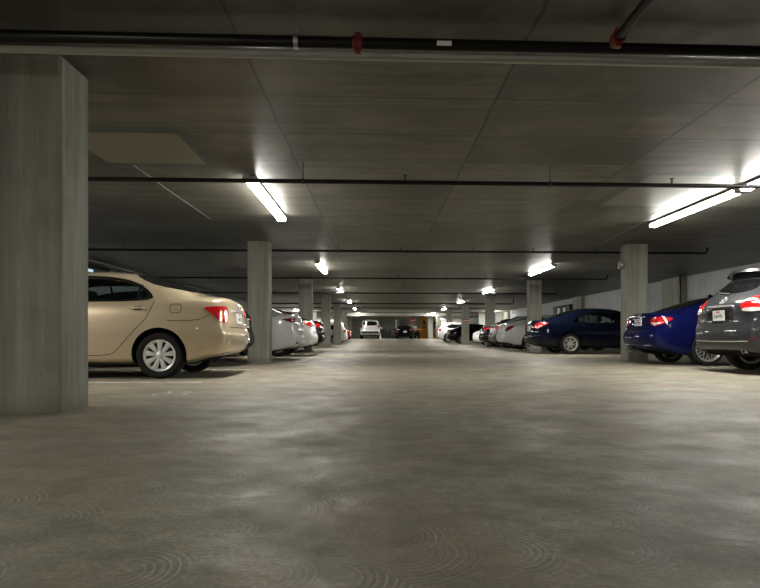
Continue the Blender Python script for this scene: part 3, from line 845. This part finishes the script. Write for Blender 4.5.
park('sedan', 'silver sedan with dark red leaf-shaped tail lamp beyond the second right pillar',
     sedan_spec(M['white'], L=4.8, W=1.83, H=1.45, deck=1.09, lvl=3, glass=(.45, 1.55, 2.8, 3.6), R=.33, axles=(1.1, 3.85),
        lamp=[([(-.10, .78), (.04, .76), (.25, .85), (.45, .97), (.40, 1.0), (.10, .97), (-.06, .86)], M['darkred'])],
        rear_glass=[(.52, -.56), (1.5, -.50), (1.55, .0), (1.5, .50), (.52, .56), (.5, 0)]), 5.02, 24.5, RIGHT)
park('sedan', 'dark grey sedan squeezed between the silver sedan and a black sedan',
     sedan_spec(M['grey'], H=1.5, deck=1.10, lvl=1), 5.20, 27.3, RIGHT)
park('sedan', 'black sedan parked in front of the third right pillar', sedan_spec(M['blackpaint'], H=1.46, lvl=2, chrome_rear=[[(-.6, .72), (.6, .72)]]), 5.20, 29.9, RIGHT)
# nose-out white hatchback
park('hatchback', 'white hatchback parked nose out near the pillar with the red sign', hatch_spec(M['brightwhite'], lvl=2, H=1.5), 10.35, 37.4, LEFT)
park('sedan', 'black sedan between the white nose-out hatchback and third right pillar', sedan_spec(M['blackpaint'], lvl=1), 6.2, 34.3, RIGHT)
park('sedan', 'black sedan parked just beyond the pillar with the red sign', sedan_spec(M['blackpaint'], lvl=1, H=1.45), 5.05, 43.2, RIGHT, z=.02)
park('hatchback', 'white hatchback farthest along the right row', hatch_spec(M['brightwhite'], lvl=1, H=1.5), 4.65, 46.4, RIGHT, z=.12)

# far end: seen from behind
FZ = .30
suv = hatch_spec(M['brightwhite'], L=5.0, W=1.95, H=1.88, belt=1.18, hood=1.12, lvl=2, axles=(1.0, 3.95), R=.38, rimR=.23, hdx=.16, railw=.76, rf=.90, zb=.33, bumper=(.56, .74, .82),
    rear_glass=[(-.70, 1.26), (.70, 1.26), (.62, 1.68), (-.62, 1.68)], lamp=[([(-.18, 1.0), (.02, 1.0), (.02, 1.32), (-.16, 1.32)], M['red'])],
    side_glass=[('side_window', [(.4, 1.25), (.5, 1.62), (2.3, 1.7), (3.0, 1.25)])], head=None,
    rear_bits=[('license_plate', [(-.16, .96), (.16, .96), (.16, 1.1), (-.16, 1.1)], M['plate'], .012), ('rear_bumper', [(-.8, .52), (.8, .52), (.8, .72), (-.8, .72)], M['grey'], .02)])
park('suv', 'big white sport utility vehicle seen from behind at the far end', suv, 0, 0, PI / 2).location = (-.64, 56.9, FZ)
park('coupe', 'small black car seen from behind at the far end by the bicycles',
     sedan_spec(M['blackpaint'], L=4.2, W=1.72, H=1.36, deck=.98, lvl=2, rear_bits=[('license_plate', [(-.16, .62), (.16, .62), (.16, .76), (-.16, .76)], M['plate'], .012)], emblem=[(0, .86, .06)]), 0, 0, PI / 2).location = (2.72, 57.8, FZ)

# ------------------------------------------------------------------ the building
def structure(name, bm, mat, smooth=False):
    o = build(bm, name, mat, smooth=smooth); o['kind'] = 'structure'; return o
XL, XR, YN, YF = -8.0, 11.0, -16., 78.
bm = bmesh.new()
prof = [(YN, 0), (30, 0), (42, 0), (44, .012), (48, .12), (52, .25), (54.5, .295), (56, .30), (YF + .3, .30)]
tv = [[bm.verts.new((x, y, z)) for x in (XL - .2, 0, XR + .2)] for y, z in prof]
bv = [[bm.verts.new((x, y, -.3)) for x in (XL - .2, 0, XR + .2)] for y, z in prof]
for A in (tv, bv):
    for a, b in zip(A, A[1:]):
        for i in range(2): bm.faces.new((a[i], a[i + 1], b[i + 1], b[i]))
for i in (0, 2):
    for k in range(len(tv) - 1): bm.faces.new((tv[k][i], tv[k + 1][i], bv[k + 1][i], bv[k][i]))
for k in (0, -1):
    for i in range(2): bm.faces.new((tv[k][i], tv[k][i + 1], bv[k][i + 1], bv[k][i]))
structure('floor', bm, M['floor'], True)
bm = bmesh.new(); box(bm, XL - .2, XR + .2, YN, YF + .3, CEIL, CEIL + .3); structure('ceiling', bm, M['ceiling'])
bm = bmesh.new(); box(bm, XL - .25, XL, YN, YF, -.2, CEIL + .05); structure('wall_left', bm, M['wall'])
bm = bmesh.new(); box(bm, XR, XR + .25, YN, YF, -.2, CEIL + .05); structure('wall_right', bm, M['wall'])
bm = bmesh.new(); box(bm, XL - .2, XR + .2, YN - .25, YN, -.2, CEIL + .05); structure('wall_back', bm, M['wall'])
bm = bmesh.new(); box(bm, -2.9, 6.9, 65.0, 65.25, -.2, CEIL + .02); structure('wall_far', bm, M['farwall'])
bm = bmesh.new(); box(bm, XL - .1, XR + .1, YF - 4, YF - 3.75, -.2, CEIL + .02); structure('wall_end', bm, M['whitewall'])
# lit stairwell wall at far right and far left
bm = bmesh.new(); box(bm, 8.9, XR, 52.0, 52.2, -.2, CEIL + .02); structure('wall_stairwell_right', bm, M['whitewall'])
bm = bmesh.new(); box(bm, XL, -5.0, 50.0, 50.2, -.2, CEIL + .02); structure('wall_stairwell_left', bm, M['whitewall'])
# dropped beam
def thing_mesh(name, bm, mat, label, cat, group=None, kind=None, smooth=True):
    o = build(bm, name, mat, smooth=smooth); tag(o, label, cat, group, kind); return o
bm = bmesh.new(); box(bm, XL, XR, 55.2, 55.7, 2.42, CEIL + .02); structure('trim_1', bm, M['beam'])
bm = bmesh.new(); box(bm, XL, XR, 49.0, 49.4, 2.56, CEIL + .02); structure('trim_2', bm, M['beam'])
# pilasters on the right wall
pl = ['grey concrete pilaster on the right wall behind the blue coupe', 'grey concrete pilaster on the right wall above the silver sedan',
      'grey concrete pilaster on the right wall above the black sedan by the third pillar', 'grey concrete pilaster on the right wall farthest from the camera']
for k, y in enumerate((20.9, 31.3, 40.2, 49.1)):
    bm = bmesh.new(); box(bm, XR - .22, XR, y, y + 1.35, -.05, CEIL + .01, 0, .012, 1)
    thing_mesh('wall_pilaster', bm, M['column'], pl[k], 'pilaster', kind='thing')
# columns
CW = .47
lab_l = ['massive concrete pillar in the left foreground', 'square concrete pillar between the black sedan and the pale silver sedan',
         'square concrete pillar rising behind the bright white compact sedan', 'fourth concrete pillar of the left row, black sedan behind it',
         'fifth concrete pillar of the left row beside the white hatchback', 'sixth concrete pillar of the left row, past the dark red sedan',
         'bright-lit concrete pillar at the far end of the left row']
lab_r = [None, 'square concrete pillar with a conduit and switch box behind the blue coupe', 'square concrete pillar at the tail of the navy sedan',
         'concrete pillar rising behind a black sedan on the right', 'concrete pillar bearing a small red sign',
         'concrete pillar behind the black sedan past the red sign', 'concrete pillar behind the farthest white hatchback']
for side_, X0, labs in (('l', -2.42 - CW, lab_l), ('r', 5.76, lab_r)):
    for k in range(7):
        if labs[k] is None: continue
        y = 4.62 + 8.9 * k
        bm = bmesh.new(); x0 = X0 - (1.0 if side_ == 'l' and k == 0 else 0)
        sh = .045 if side_ == 'l' and k == 0 else 0
        box(bm, x0, X0 + CW + sh, y, y + .45, -.05, CEIL + .01, 0, .022, 1)
        thing_mesh('concrete_column', bm, M['column'], labs[k], 'pillar', kind='thing', smooth=False)
# near right-hand columns that stand outside the frame are left out
# the white-painted post and the orange doors at the far end
bm = bmesh.new(); box(bm, 5.15, 5.60, 60.0, 60.45, .3, CEIL + .01, 0, .015, 1)
thing_mesh('white_post', bm, M['whitewall'], 'white painted post between the two orange doors', 'post', kind='thing')
def far_door(n, x0, x1, y, z1):
    d = empty('door_%d' % n, (0, 0, 0)); d['kind'] = 'structure'
    bm = bmesh.new(); box(bm, x0, x1, y - .05, y, FZ, z1, 0, .006); build(bm, 'door_leaf', M['orange'], d)
    bm = bmesh.new()
    for a, b in ((x0 - .07, x0), (x1, x1 + .07)): box(bm, a, b, y - .08, y, FZ, z1 + .07)
    box(bm, x0, x1, y - .08, y, z1, z1 + .07)
    build(bm, 'door_frame', M['whitewall'] if n == 2 else M['orange'], d)
    bm = bmesh.new(); w = x1 - x0; box(bm, x0 + w * .28, x1 - w * .28, y - .065, y - .045, FZ + 1.15, z1 - .25, 0, .004); build(bm, 'door_pane', M['privacy'], d)
    bm = bmesh.new(); tube(bm, [(x0 + .08, y - .05, FZ + 1.0), (x0 + .08, y - .12, FZ + 1.0), (x0 + .2, y - .12, FZ + 1.0)], .015, 8); build(bm, 'door_handle', M['steel'], d)
far_door(1, 4.78, 5.45, 64.95, 2.50)
far_door(2, 6.10, 6.45, 64.95, 2.45)
# clerestory pane on the left wall
w = empty('window_1'); w['kind'] = 'structure'
bm = bmesh.new()
box(bm, XL - .01, XL + .04, 15.0, 18.3, 2.2, 2.62, 0, .006); build(bm, 'window_frame', M['black'], w)
bm = bmesh.new(); box(bm, XL + .03, XL + .05, 16.2, 17.2, 2.36, 2.44); build(bm, 'window_pane', M['bluepane'], w)
# dark cabinet on the right wall behind the navy sedan
e = empty('electrical_cabinet', (XR - .005, 34.4, 0)); tag(e, 'black electrical cabinet with pale meters on the right wall above the navy sedan', 'cabinet')
bm = bmesh.new(); box(bm, -.3, 0, -1.5, 1.6, 1.2, 2.35, 0, .01); build(bm, 'cabinet_body', M['black'], e)
for yy in (-.9, .2):
    bm = bmesh.new(); box(bm, -.36, -.28, yy, yy + .35, 1.75, 2.2, 0, .01); build(bm, 'meter', M['label'], e)

# ------------------------------------------------------------------ lights
def ceiling_light(x, y, label, L=2.6):
    zt = CEIL
    e = empty('fluorescent_light', (x, y, CEIL)); tag(e, label, 'ceiling light', 'fluorescent tube lights on the garage ceiling')
    # housing: shallow metal channel above the wrap-around lens
    bm = bmesh.new(); box(bm, -.074, .074, -L / 2, L / 2, -.058, -.036, 0, .004); build(bm, 'light_housing', M['housing'], e)
    bm = bmesh.new(); n = 10; rings = []
    for yy, k in ((-L / 2 + .0, .75), (-L / 2 + .03, 1), (L / 2 - .03, 1), (L / 2, .75)):
        rings.append([bm.verts.new((.076 * k * math.cos(a), yy, -.052 + .062 * k * math.sin(a))) for a in [PI + PI * i / n for i in range(n + 1)]])
    for a, b in zip(rings, rings[1:]):
        for i in range(n): bm.faces.new((a[i], a[i + 1], b[i + 1], b[i]))
        bm.faces.new((a[0], a[n], b[n], b[0]))
    bm.faces.new(rings[0]); bm.faces.new(rings[-1])
    build(bm, 'light_diffuser', M['lens'], e)
    for s in (-1, 1):
        bm = bmesh.new(); box(bm, -.035, .035, s * (L / 2 - .25) - .03, s * (L / 2 - .25) + .03, -.042, .0, 0, .003); build(bm, 'mounting_bracket', M['steel'], e)
        bm = bmesh.new(); ye = s * (L / 2 + .008); box(bm, -.084, .084, min(ye, ye + s * .05), max(ye, ye + s * .05), -.112, -.028, 0, .01); build(bm, 'end_cap', M['housing'], e)
    return e
lx_l, lx_r = -1.67, 5.12
ln = ['nearest', 'second', 'third', 'fourth', 'fifth', 'sixth']
for k in range(6):
    y = 9.28 + 8.9 * k
    ceiling_light(lx_l, y, 'fluorescent tube light, %s one along the left row' % ln[k])
    ceiling_light(lx_r, y + .30, 'fluorescent tube light, %s one along the right row' % ln[k])
ceiling_light(lx_r, 6.80, 'fluorescent tube light cut off by the right edge of the picture')
ceiling_light(lx_l, -9.1, 'fluorescent tube light behind the camera, left row')
ceiling_light(lx_r, -9.1, 'fluorescent tube light behind the camera, right row')
ceiling_light(-3.7, -1.2, 'added unseen tube light just behind the camera, brightening the foreground pillar')  # added lamp out of view, brightens the front of the left pillar
ceiling_light(-4.6, -5.0, 'second added unseen tube light, farther behind the camera, brightening the foreground pillar')  # another added lamp, unseen, for the same pillar front
ceiling_light(-6.3, 5.75, 'fluorescent tube light over the left stalls behind the foreground pillar')
ceiling_light(9.6, 49.5, 'fluorescent tube light in front of the far right white wall')
ceiling_light(-6.4, 47.6, 'fluorescent tube light in front of the far left white wall')
ceiling_light(5.4, 57.6, 'fluorescent tube light above the white post at the far end', 1.3)
ceiling_light(1.2, 60.2, 'added tube light hidden behind the dropped beam, brightening the far wall', 1.3)  # added lamp, concealed by the beam, brightens the far wall
ceiling_light(7.9, 72.2, 'fluorescent tube light deepest at the far right')
ceiling_light(-5.9, 72.2, 'fluorescent tube light deepest at the far left')

# ------------------------------------------------------------------ pipes
def pipe_run(y, z, x0, x1, r, label, hangers, heads=(), elbow=False):
    e = empty('sprinkler_pipe', (0, y, z)); tag(e, label, 'pipe', 'black sprinkler pipes under the ceiling')
    bm = bmesh.new(); pts = [(x0, 0, 0), ((x0 + x1) / 2, 0, 0), (x1, 0, 0)]
    if elbow: pts += [(x1 + .06, 0, .02), (x1 + .08, 0, .08), (x1 + .08, 0, CEIL - z + .01)]
    tube(bm, pts, r, 16); build(bm, 'pipe', M['pipe'], e)
    for x in hangers:
        bm = bmesh.new()
        lathe_y(bm, [(r + .001, -.015), (r + .008, -.015), (r + .008, .015), (r + .001, .015)], 20, close=True)
        bmesh.ops.rotate(bm, verts=bm.verts, cent=(0, 0, 0), matrix=Matrix.Rotation(PI / 2, 3, 'Z'))
        bmesh.ops.translate(bm, verts=bm.verts, vec=(x, 0, 0))
        tube(bm, [(x, 0, r), (x, 0, CEIL - z + .01)], .006, 8)
        build(bm, 'pipe_hanger', M['hanger'], e)
    if r > .035 and hangers: e.children[-1].data.materials[0] = M['steel']
    for x in heads:
        bm = bmesh.new(); tube(bm, [(x, 0, r * .8), (x, 0, r + .05), (x, 0, r + .055), (x, 0, r + .06)], [.012, .012, .028, .028], 12)
        build(bm, 'sprinkler_head', M['hanger'], e)
    return e
main = pipe_run(4.12, 2.585, XL, XR - 1, .040, 'thick black sprinkler main crossing the ceiling in the foreground', [-.55], ())
def coupling(e, x, y, along='x', r=.040):
    bm = bmesh.new()
    lathe_y(bm, [(r + .001, -.030), (r + .010, -.030), (r + .012, -.012), (r + .006, 0), (r + .012, .012), (r + .010, .030), (r + .001, .035)], 24, close=True)
    for s in (-1, 1):
        box(bm, -.02, .02, -.02, .02, s * (r + .018) - .012, s * (r + .018) + .012, 0, .004)
    if along == 'x': bmesh.ops.rotate(bm, verts=bm.verts, cent=(0, 0, 0), matrix=Matrix.Rotation(PI / 2, 3, 'Z'))
    bmesh.ops.translate(bm, verts=bm.verts, vec=(x, y, 0))
    build(bm, 'pipe_coupling', M['redpaint'], e)['label'] = 'red grooved coupling'
coupling(main, -.13, 0)
bm = bmesh.new(); lathe_y(bm, [(.0412, -.05), (.0422, -.05), (.0422, .05), (.0412, .05)], 24, close=True)
bmesh.ops.delete(bm, geom=[v for v in bm.verts if v.co.z > .012 or v.co.z < -.026 or v.co.x > 0], context='VERTS')
bmesh.ops.rotate(bm, verts=bm.verts, cent=(0, 0, 0), matrix=Matrix.Rotation(PI / 2, 3, 'Z')); bmesh.ops.translate(bm, verts=bm.verts, vec=(.46, 0, 0))
build(bm, 'pipe_label', M['label'], main)['label'] = 'white paper label'
# branch running towards the camera
e = empty('sprinkler_branch_pipe', (1.62, 4.07, 2.585)); tag(e, 'black branch pipe meeting the thick main at a red coupling, upper right', 'pipe')
bm = bmesh.new(); tube(bm, [(0, -.02, 0), (0, -3, 0), (0, -9, 0)], .034, 16); build(bm, 'pipe', M['pipe'], e)
coupling(e, 0, -.10, 'y', .035)
# pale conduit behind the main
bm = bmesh.new(); tube(bm, [(XL, 4.42, 2.635), (0, 4.42, 2.635), (XR - 1, 4.42, 2.635)], .028, 12)
thing_mesh('electrical_conduit', bm, M['paleconduit'], 'pale grey conduit running just behind the thick black main', 'conduit')
runs = [(7.38, 2.47, 'second black sprinkler pipe, in front of the nearest tube lights'), (14.06, 2.565, 'third black sprinkler pipe, level with the tops of the nearest pillars'),
        (20.3, 2.53, 'fourth black sprinkler pipe, behind the second pair of lights'), (26.1, 2.44, 'fifth black sprinkler pipe counting from the camera'),
        (34.5, 2.44, 'sixth black sprinkler pipe counting from the camera'), (41.6, 2.53, 'seventh black sprinkler pipe counting from the camera')]
for i, (y, pz, lb) in enumerate(runs):
    x1 = 7.84
    hs = [-6 + .2 * i, -.9, 2.15 + .1 * i, 5.2]
    pipe_run(y, pz, XL, x1 if i else 9.8, .028 if i < 4 else .034, lb, hs, (.35 + i * .2, 3.7, -4.4), elbow=i > 0)
# pipe along the left wall
bm = bmesh.new(); tube(bm, [(XL + .25, 5, 2.58), (XL + .25, 30, 2.58), (XL + .25, 49, 2.58)], .04, 12)
thing_mesh('wall_pipe', bm, M['pipe'], 'long dark pipe running along the top of the left wall', 'pipe')
bm = bmesh.new(); tube(bm, [(-3.0, 7.5, CEIL - .015), (-3.0, 9.3, CEIL - .02), (-3.0, 11.0, CEIL - .015)], .012, 8)
thing_mesh('electrical_conduit', bm, M['hanger'], 'short thin conduit on the ceiling left of the nearest left light', 'conduit')
bm = bmesh.new(); tube(bm, [(4.85, 10.2, CEIL - .02), (4.95, 11.6, CEIL - .02), (5.1, 13.2, CEIL - .02)], .010, 8)
thing_mesh('electrical_conduit', bm, M['conduit'], 'thin conduit trailing from the nearest right light to a pillar', 'conduit')
# switch box on the right column
e = empty('switch_box', (5.70, 13.78, 2.24)); tag(e, 'small pale grey switch box with its conduit on the first right pillar', 'switch box')
bm = bmesh.new(); box(bm, -.05, .058, -.07, .07, -.09, .08, 0, .008); build(bm, 'box_body', M['conduit'], e)
bm = bmesh.new(); tube(bm, [(.02, 0, .05), (.02, 0, .3), (.03, 0, .46)], .014, 8); build(bm, 'conduit', M['conduit'], e)
bm = bmesh.new(); box(bm, -.03, .01, -.085, -.065, -.03, .02, 0, .003); build(bm, 'toggle', M['label'], e)
# downpipe on the right wall
bm = bmesh.new(); tube(bm, [(XR - .3, 20.75, -.02), (XR - .3, 20.75, 1.5), (XR - .3, 20.75, CEIL + .01)], .05, 12)
thing_mesh('drain_pipe', bm, M['pipe'], 'black vertical drain pipe beside the right wall pilaster behind the blue coupe', 'pipe')

# ------------------------------------------------------------------ floor markings
def line_mark(x0, x1, y, lab):
    bm = bmesh.new(); box(bm, x0, x1, y - .05, y + .05, .0, .003); thing_mesh('parking_line', bm, M['line'], lab, 'floor marking', 'white parking stall lines', smooth=False)
ll = {(0, 0): 'white stall line beside the gold sedan, near the foreground pillar', (0, 1): 'white stall line between the gold sedan and the black sedan',
      (1, 0): 'white stall line between the pale silver and bright white sedans', (1, 1): 'white stall line between the bright white sedan and the dark crossover'}
for (k, j), lb in ll.items(): line_mark(-7.6, -2.2 , 7.62 + 2.85 * j + 8.9 * k, lb)
lr = {(0, 1): 'white stall line between the grey crossover and the blue coupe', (1, 0): 'white stall line in front of the navy sedan', (1, 1): 'white stall line behind the navy sedan',
      (2, 0): 'white stall line by the silver sedan', (2, 1): 'white stall line by the black sedans on the right'}
for (k, j), lb in lr.items(): line_mark(5.1, 10.6, 7.75 + 2.9 * j + 8.9 * k, lb)
# painted stall number, too worn to read
def stroke(bm, pts, w=.03):
    pts = [Vector(p) for p in pts]
    q = []
    for i, p in enumerate(pts):
        d = (pts[min(i + 1, len(pts) - 1)] - pts[max(i - 1, 0)]).normalized(); n = Vector((-d.y, d.x)) * w / 2
        q.append((bm.verts.new((p.x + n.x, p.y + n.y, .003)), bm.verts.new((p.x - n.x, p.y - n.y, .003))))
    for a, b in zip(q, q[1:]): bm.faces.new((a[0], a[1], b[1], b[0]))
bm = bmesh.new()
stroke(bm, chaikin([(-2.12, 6.22), (-2.22, 6.12), (-2.20, 5.96), (-2.10, 5.95), (-2.06, 6.12), (-2.12, 6.22), (-2.16, 6.36)], 2, False))
stroke(bm, chaikin([(-2.0, 5.98), (-1.92, 5.95), (-1.88, 6.06), (-1.97, 6.15), (-1.90, 6.26), (-1.98, 6.33), (-2.03, 6.28)], 2, False))
thing_mesh('stall_number', bm, M['line'], 'small worn white painted mark on the floor near the gold sedan', 'floor marking', smooth=False)

# ------------------------------------------------------------------ signs at the far end
def sign_plate(name, x, y, z, w, h, mat, label, bars):
    e = empty(name, (x, y, z)); tag(e, label, 'sign')
    bm = bmesh.new(); box(bm, -w / 2, w / 2, -.012, .012, -h / 2, h / 2, 0, .004); build(bm, 'sign_face', mat, e)
    bm = bmesh.new()
    for (a, b, c, d) in bars: box(bm, a, b, -.018, -.010, c, d)
    build(bm, 'sign_lettering', M['white_p'], e)
    return e
sign_plate('red_sign', 6.0, 40.20, 1.62, .46, .17, M['stopred'], 'small red sign fixed across a concrete pillar', [(-.18, -.1, -.03, .03), (-.06, .04, -.03, .03), (.08, .18, -.03, .03)])
sign_plate('no_parking_sign', -.42, 64.97, 2.22, .30, .24, M['stopred'], 'small red and white sign above the white car at the far end', [(-.11, .11, -.07, .05)])
s = sign_plate('no_parking_sign', 2.0, 62.7, 2.22, .28, .24, M['stopred'], 'small red and white sign on a white post above the bicycles', [(-.10, .10, -.07, .05)])
bm = bmesh.new(); tube(bm, [(0, .03, FZ - 2.22), (0, .03, -.3), (0, .03, .1)], .04, 10); build(bm, 'sign_post', M['white_p'], s)
e = empty('stop_sign', (3.75, 62.6, FZ)); tag(e, 'red octagonal stop sign on a post behind the small black car', 'sign')
bm = bmesh.new()
r8 = .29; vs = [[bm.verts.new((r8 * math.cos(PI / 8 + k * PI / 4), yy, 1.88 + r8 * math.sin(PI / 8 + k * PI / 4))) for k in range(8)] for yy in (-.01, .01)]
bm.faces.new(vs[0]); bm.faces.new(vs[1][::-1])
for k in range(8): bm.faces.new((vs[0][k], vs[0][(k + 1) % 8], vs[1][(k + 1) % 8], vs[1][k]))
build(bm, 'sign_face', M['stopred'], e, smooth=False)
fc = bpy.data.curves.new('stop', 'FONT'); fc.body = 'STOP'; fc.size = .2; fc.align_x = 'CENTER'; fc.align_y = 'CENTER'; fc.extrude = .003
fo = bpy.data.objects.new('stop', fc); COL.objects.link(fo)
dg = bpy.context.evaluated_depsgraph_get(); tm = bpy.data.meshes.new_from_object(fo.evaluated_get(dg)); bpy.data.objects.remove(fo)
tm.materials.clear(); tm.materials.append(M['white_p'])
t = link(bpy.data.objects.new('sign_lettering', tm), e); t.rotation_euler = (PI / 2, 0, 0); t.location = (0, -.014, 1.88)
bm = bmesh.new(); tube(bm, [(0, .04, 0), (0, .04, 1), (0, .04, 2.0)], .03, 10); build(bm, 'sign_post', M['steel'], e)

# ------------------------------------------------------------------ bicycles, rack, motorcycle
def bicycle(x, y, rz, lean, mat, label):
    e = empty('bicycle', (x, y, FZ), rz); e.rotation_euler = (0, lean, rz); tag(e, label, 'bicycle', 'bicycles at the far wall')
    for wy in (-.52, .52):
        bm = bmesh.new()
        pts = [(0, wy + .33 * math.cos(a), .34 + .33 * math.sin(a)) for a in [2 * PI * k / 28 for k in range(29)]]
        tube(bm, pts, .018, 6, cap=False)
        wh = build(bm, 'wheel', M['rubber'], e)
        bm = bmesh.new()
        for k in range(8):
            a = 2 * PI * k / 8; tube(bm, [(0, wy, .34), (0, wy + .32 * math.cos(a), .34 + .32 * math.sin(a))], .004, 4)
        build(bm, 'spokes', M['steel'], wh)
    bm = bmesh.new(); B, Sx, Hh = (0, -.05, .30), (0, -.2, .85), (0, .34, .82)
    for a, b in ((B, Sx), (Sx, Hh), (B, (0, .36, .74)), (B, (0, -.52, .34)), (Sx, (0, -.52, .34)), ((0, .32, .92), (0, .52, .34))): tube(bm, [a, b], .02, 7)
    build(bm, 'bicycle_frame', mat, e)
    bm = bmesh.new(); tube(bm, [(-.27, .28, .98), (-.1, .32, .97), (.1, .32, .97), (.27, .28, .98)], .014, 7); tube(bm, [(0, .32, .9), (0, .32, .98)], .014, 7); build(bm, 'handlebar', M['black'], e)
    bm = bmesh.new(); box(bm, -.06, .06, -.34, -.08, .9, .95, 0, .02, 2); tube(bm, [(0, -.2, .84), (0, -.2, .92)], .013, 7); build(bm, 'saddle', M['black'], e)
bl = [('dark bicycle next to the white car', M['black']), ('grey bicycle second from the white car', M['steel']), ('blue bicycle in the middle of the row', M['navy']),
      ('silver bicycle beside the white sign post', M['steel']), ('white-framed bicycle leaning sideways by the small black car', M['white_p']), ('black bicycle behind the white-framed one', M['black'])]
for i, (lb, mt) in enumerate(bl):
    bicycle(.45 + i * .38, 63.75, (.95, .85, 1.0, .8, 1.0, .9)[i], (.05, -.06, .04, .08, -.12, 0)[i], mt, lb + ' at the far end')
e = empty('bicycle_rack', (1.2, 64.7, FZ)); tag(e, 'steel hoop bicycle rack on the floor behind the parked bicycles', 'bicycle rack')
bm = bmesh.new(); tube(bm, [(-.9, 0, 0), (-.9, 0, .85), (-.85, 0, .9), (.85, 0, .9), (.9, 0, .85), (.9, 0, 0)], .025, 8); build(bm, 'rack_rail', M['steel'], e)
for k in range(5):
    bm = bmesh.new(); x = -.6 + .3 * k; tube(bm, [(x, 0, .88), (x, -.25, .5), (x, -.25, 0)], .014, 6); build(bm, 'rack_hoop', M['steel'], e)
e = empty('motorcycle', (4.05, 60.6, FZ), .25); tag(e, 'orange and black motorcycle standing beside the small black car', 'motorcycle')
for wy in (-.65, .65):
    bm = bmesh.new(); tube(bm, [(0, wy + .25 * math.cos(a), .32 + .25 * math.sin(a)) for a in [2 * PI * k / 24 for k in range(25)]], .065, 8, cap=False); build(bm, 'wheel', M['rubber'], e)
bm = bmesh.new(); box(bm, -.14, .14, -.1, .4, .72, .98, 0, .08, 3); build(bm, 'fuel_tank', M['orange'], e)
bm = bmesh.new(); box(bm, -.16, .16, -.3, .3, .3, .7, 0, .08, 2); build(bm, 'engine', M['black'], e)
bm = bmesh.new(); box(bm, -.12, .12, -.85, -.1, .78, .9, 0, .05, 3); build(bm, 'seat', M['black'], e)
bm = bmesh.new(); box(bm, -.13, .13, -1.0, -.7, .84, 1.0, 0, .04, 3); build(bm, 'tail_fairing', M['orange'], e)
bm = bmesh.new(); tube(bm, [(-.35, .3, 1.12), (0, .42, 1.08), (.35, .3, 1.12)], .018, 8); tube(bm, [(0, .42, 1.06), (0, .65, .32)], .03, 8); build(bm, 'handlebar', M['steel'], e)
bm = bmesh.new(); box(bm, -.15, .15, .42, .62, .95, 1.3, 0, .07, 3); build(bm, 'front_fairing', M['label'], e)
# small yellow floor bollard in front of the white car
e = empty('traffic_cone', (.33, 56.2, FZ)); tag(e, 'small pale cone standing beside the big white car at the far end', 'cone')
bm = bmesh.new(); box(bm, -.15, .15, -.15, .15, 0, .03, 0, .01); build(bm, 'cone_base', M['label'], e)
bm = bmesh.new(); tube(bm, [(0, 0, .02), (0, 0, .3), (0, 0, .5)], [.11, .06, .025], 16); build(bm, 'cone_body', M['label'], e)

# ------------------------------------------------------------------ world, camera
w = bpy.data.worlds.new('dark'); w.use_nodes = True; scene.world = w
w.node_tree.nodes['Background'].inputs[0].default_value = (.5, .52, .5, 1); w.node_tree.nodes['Background'].inputs[1].default_value = .0
cam = bpy.data.cameras.new('camera'); cam.lens = 36 * 600 / 760; cam.sensor_width = 36; cam.sensor_fit = 'HORIZONTAL'
cam.shift_x = -.0303; cam.shift_y = (336 - 294) / 760; cam.clip_start = .05; cam.clip_end = 300
co = link(bpy.data.objects.new('camera', cam)); co.location = (0, 0, .58); co.rotation_euler = (PI / 2, 0, math.radians(-2.5))
scene.camera = co
vs = scene.view_settings; vs.view_transform = 'Standard'; vs.look = 'None'; vs.gamma = 1; vs.use_curve_mapping = False; vs.exposure = 0.0
scene.cycles.use_denoising = True
scene.cycles.max_bounces = 8
scene.cycles.sample_clamp_indirect = 6
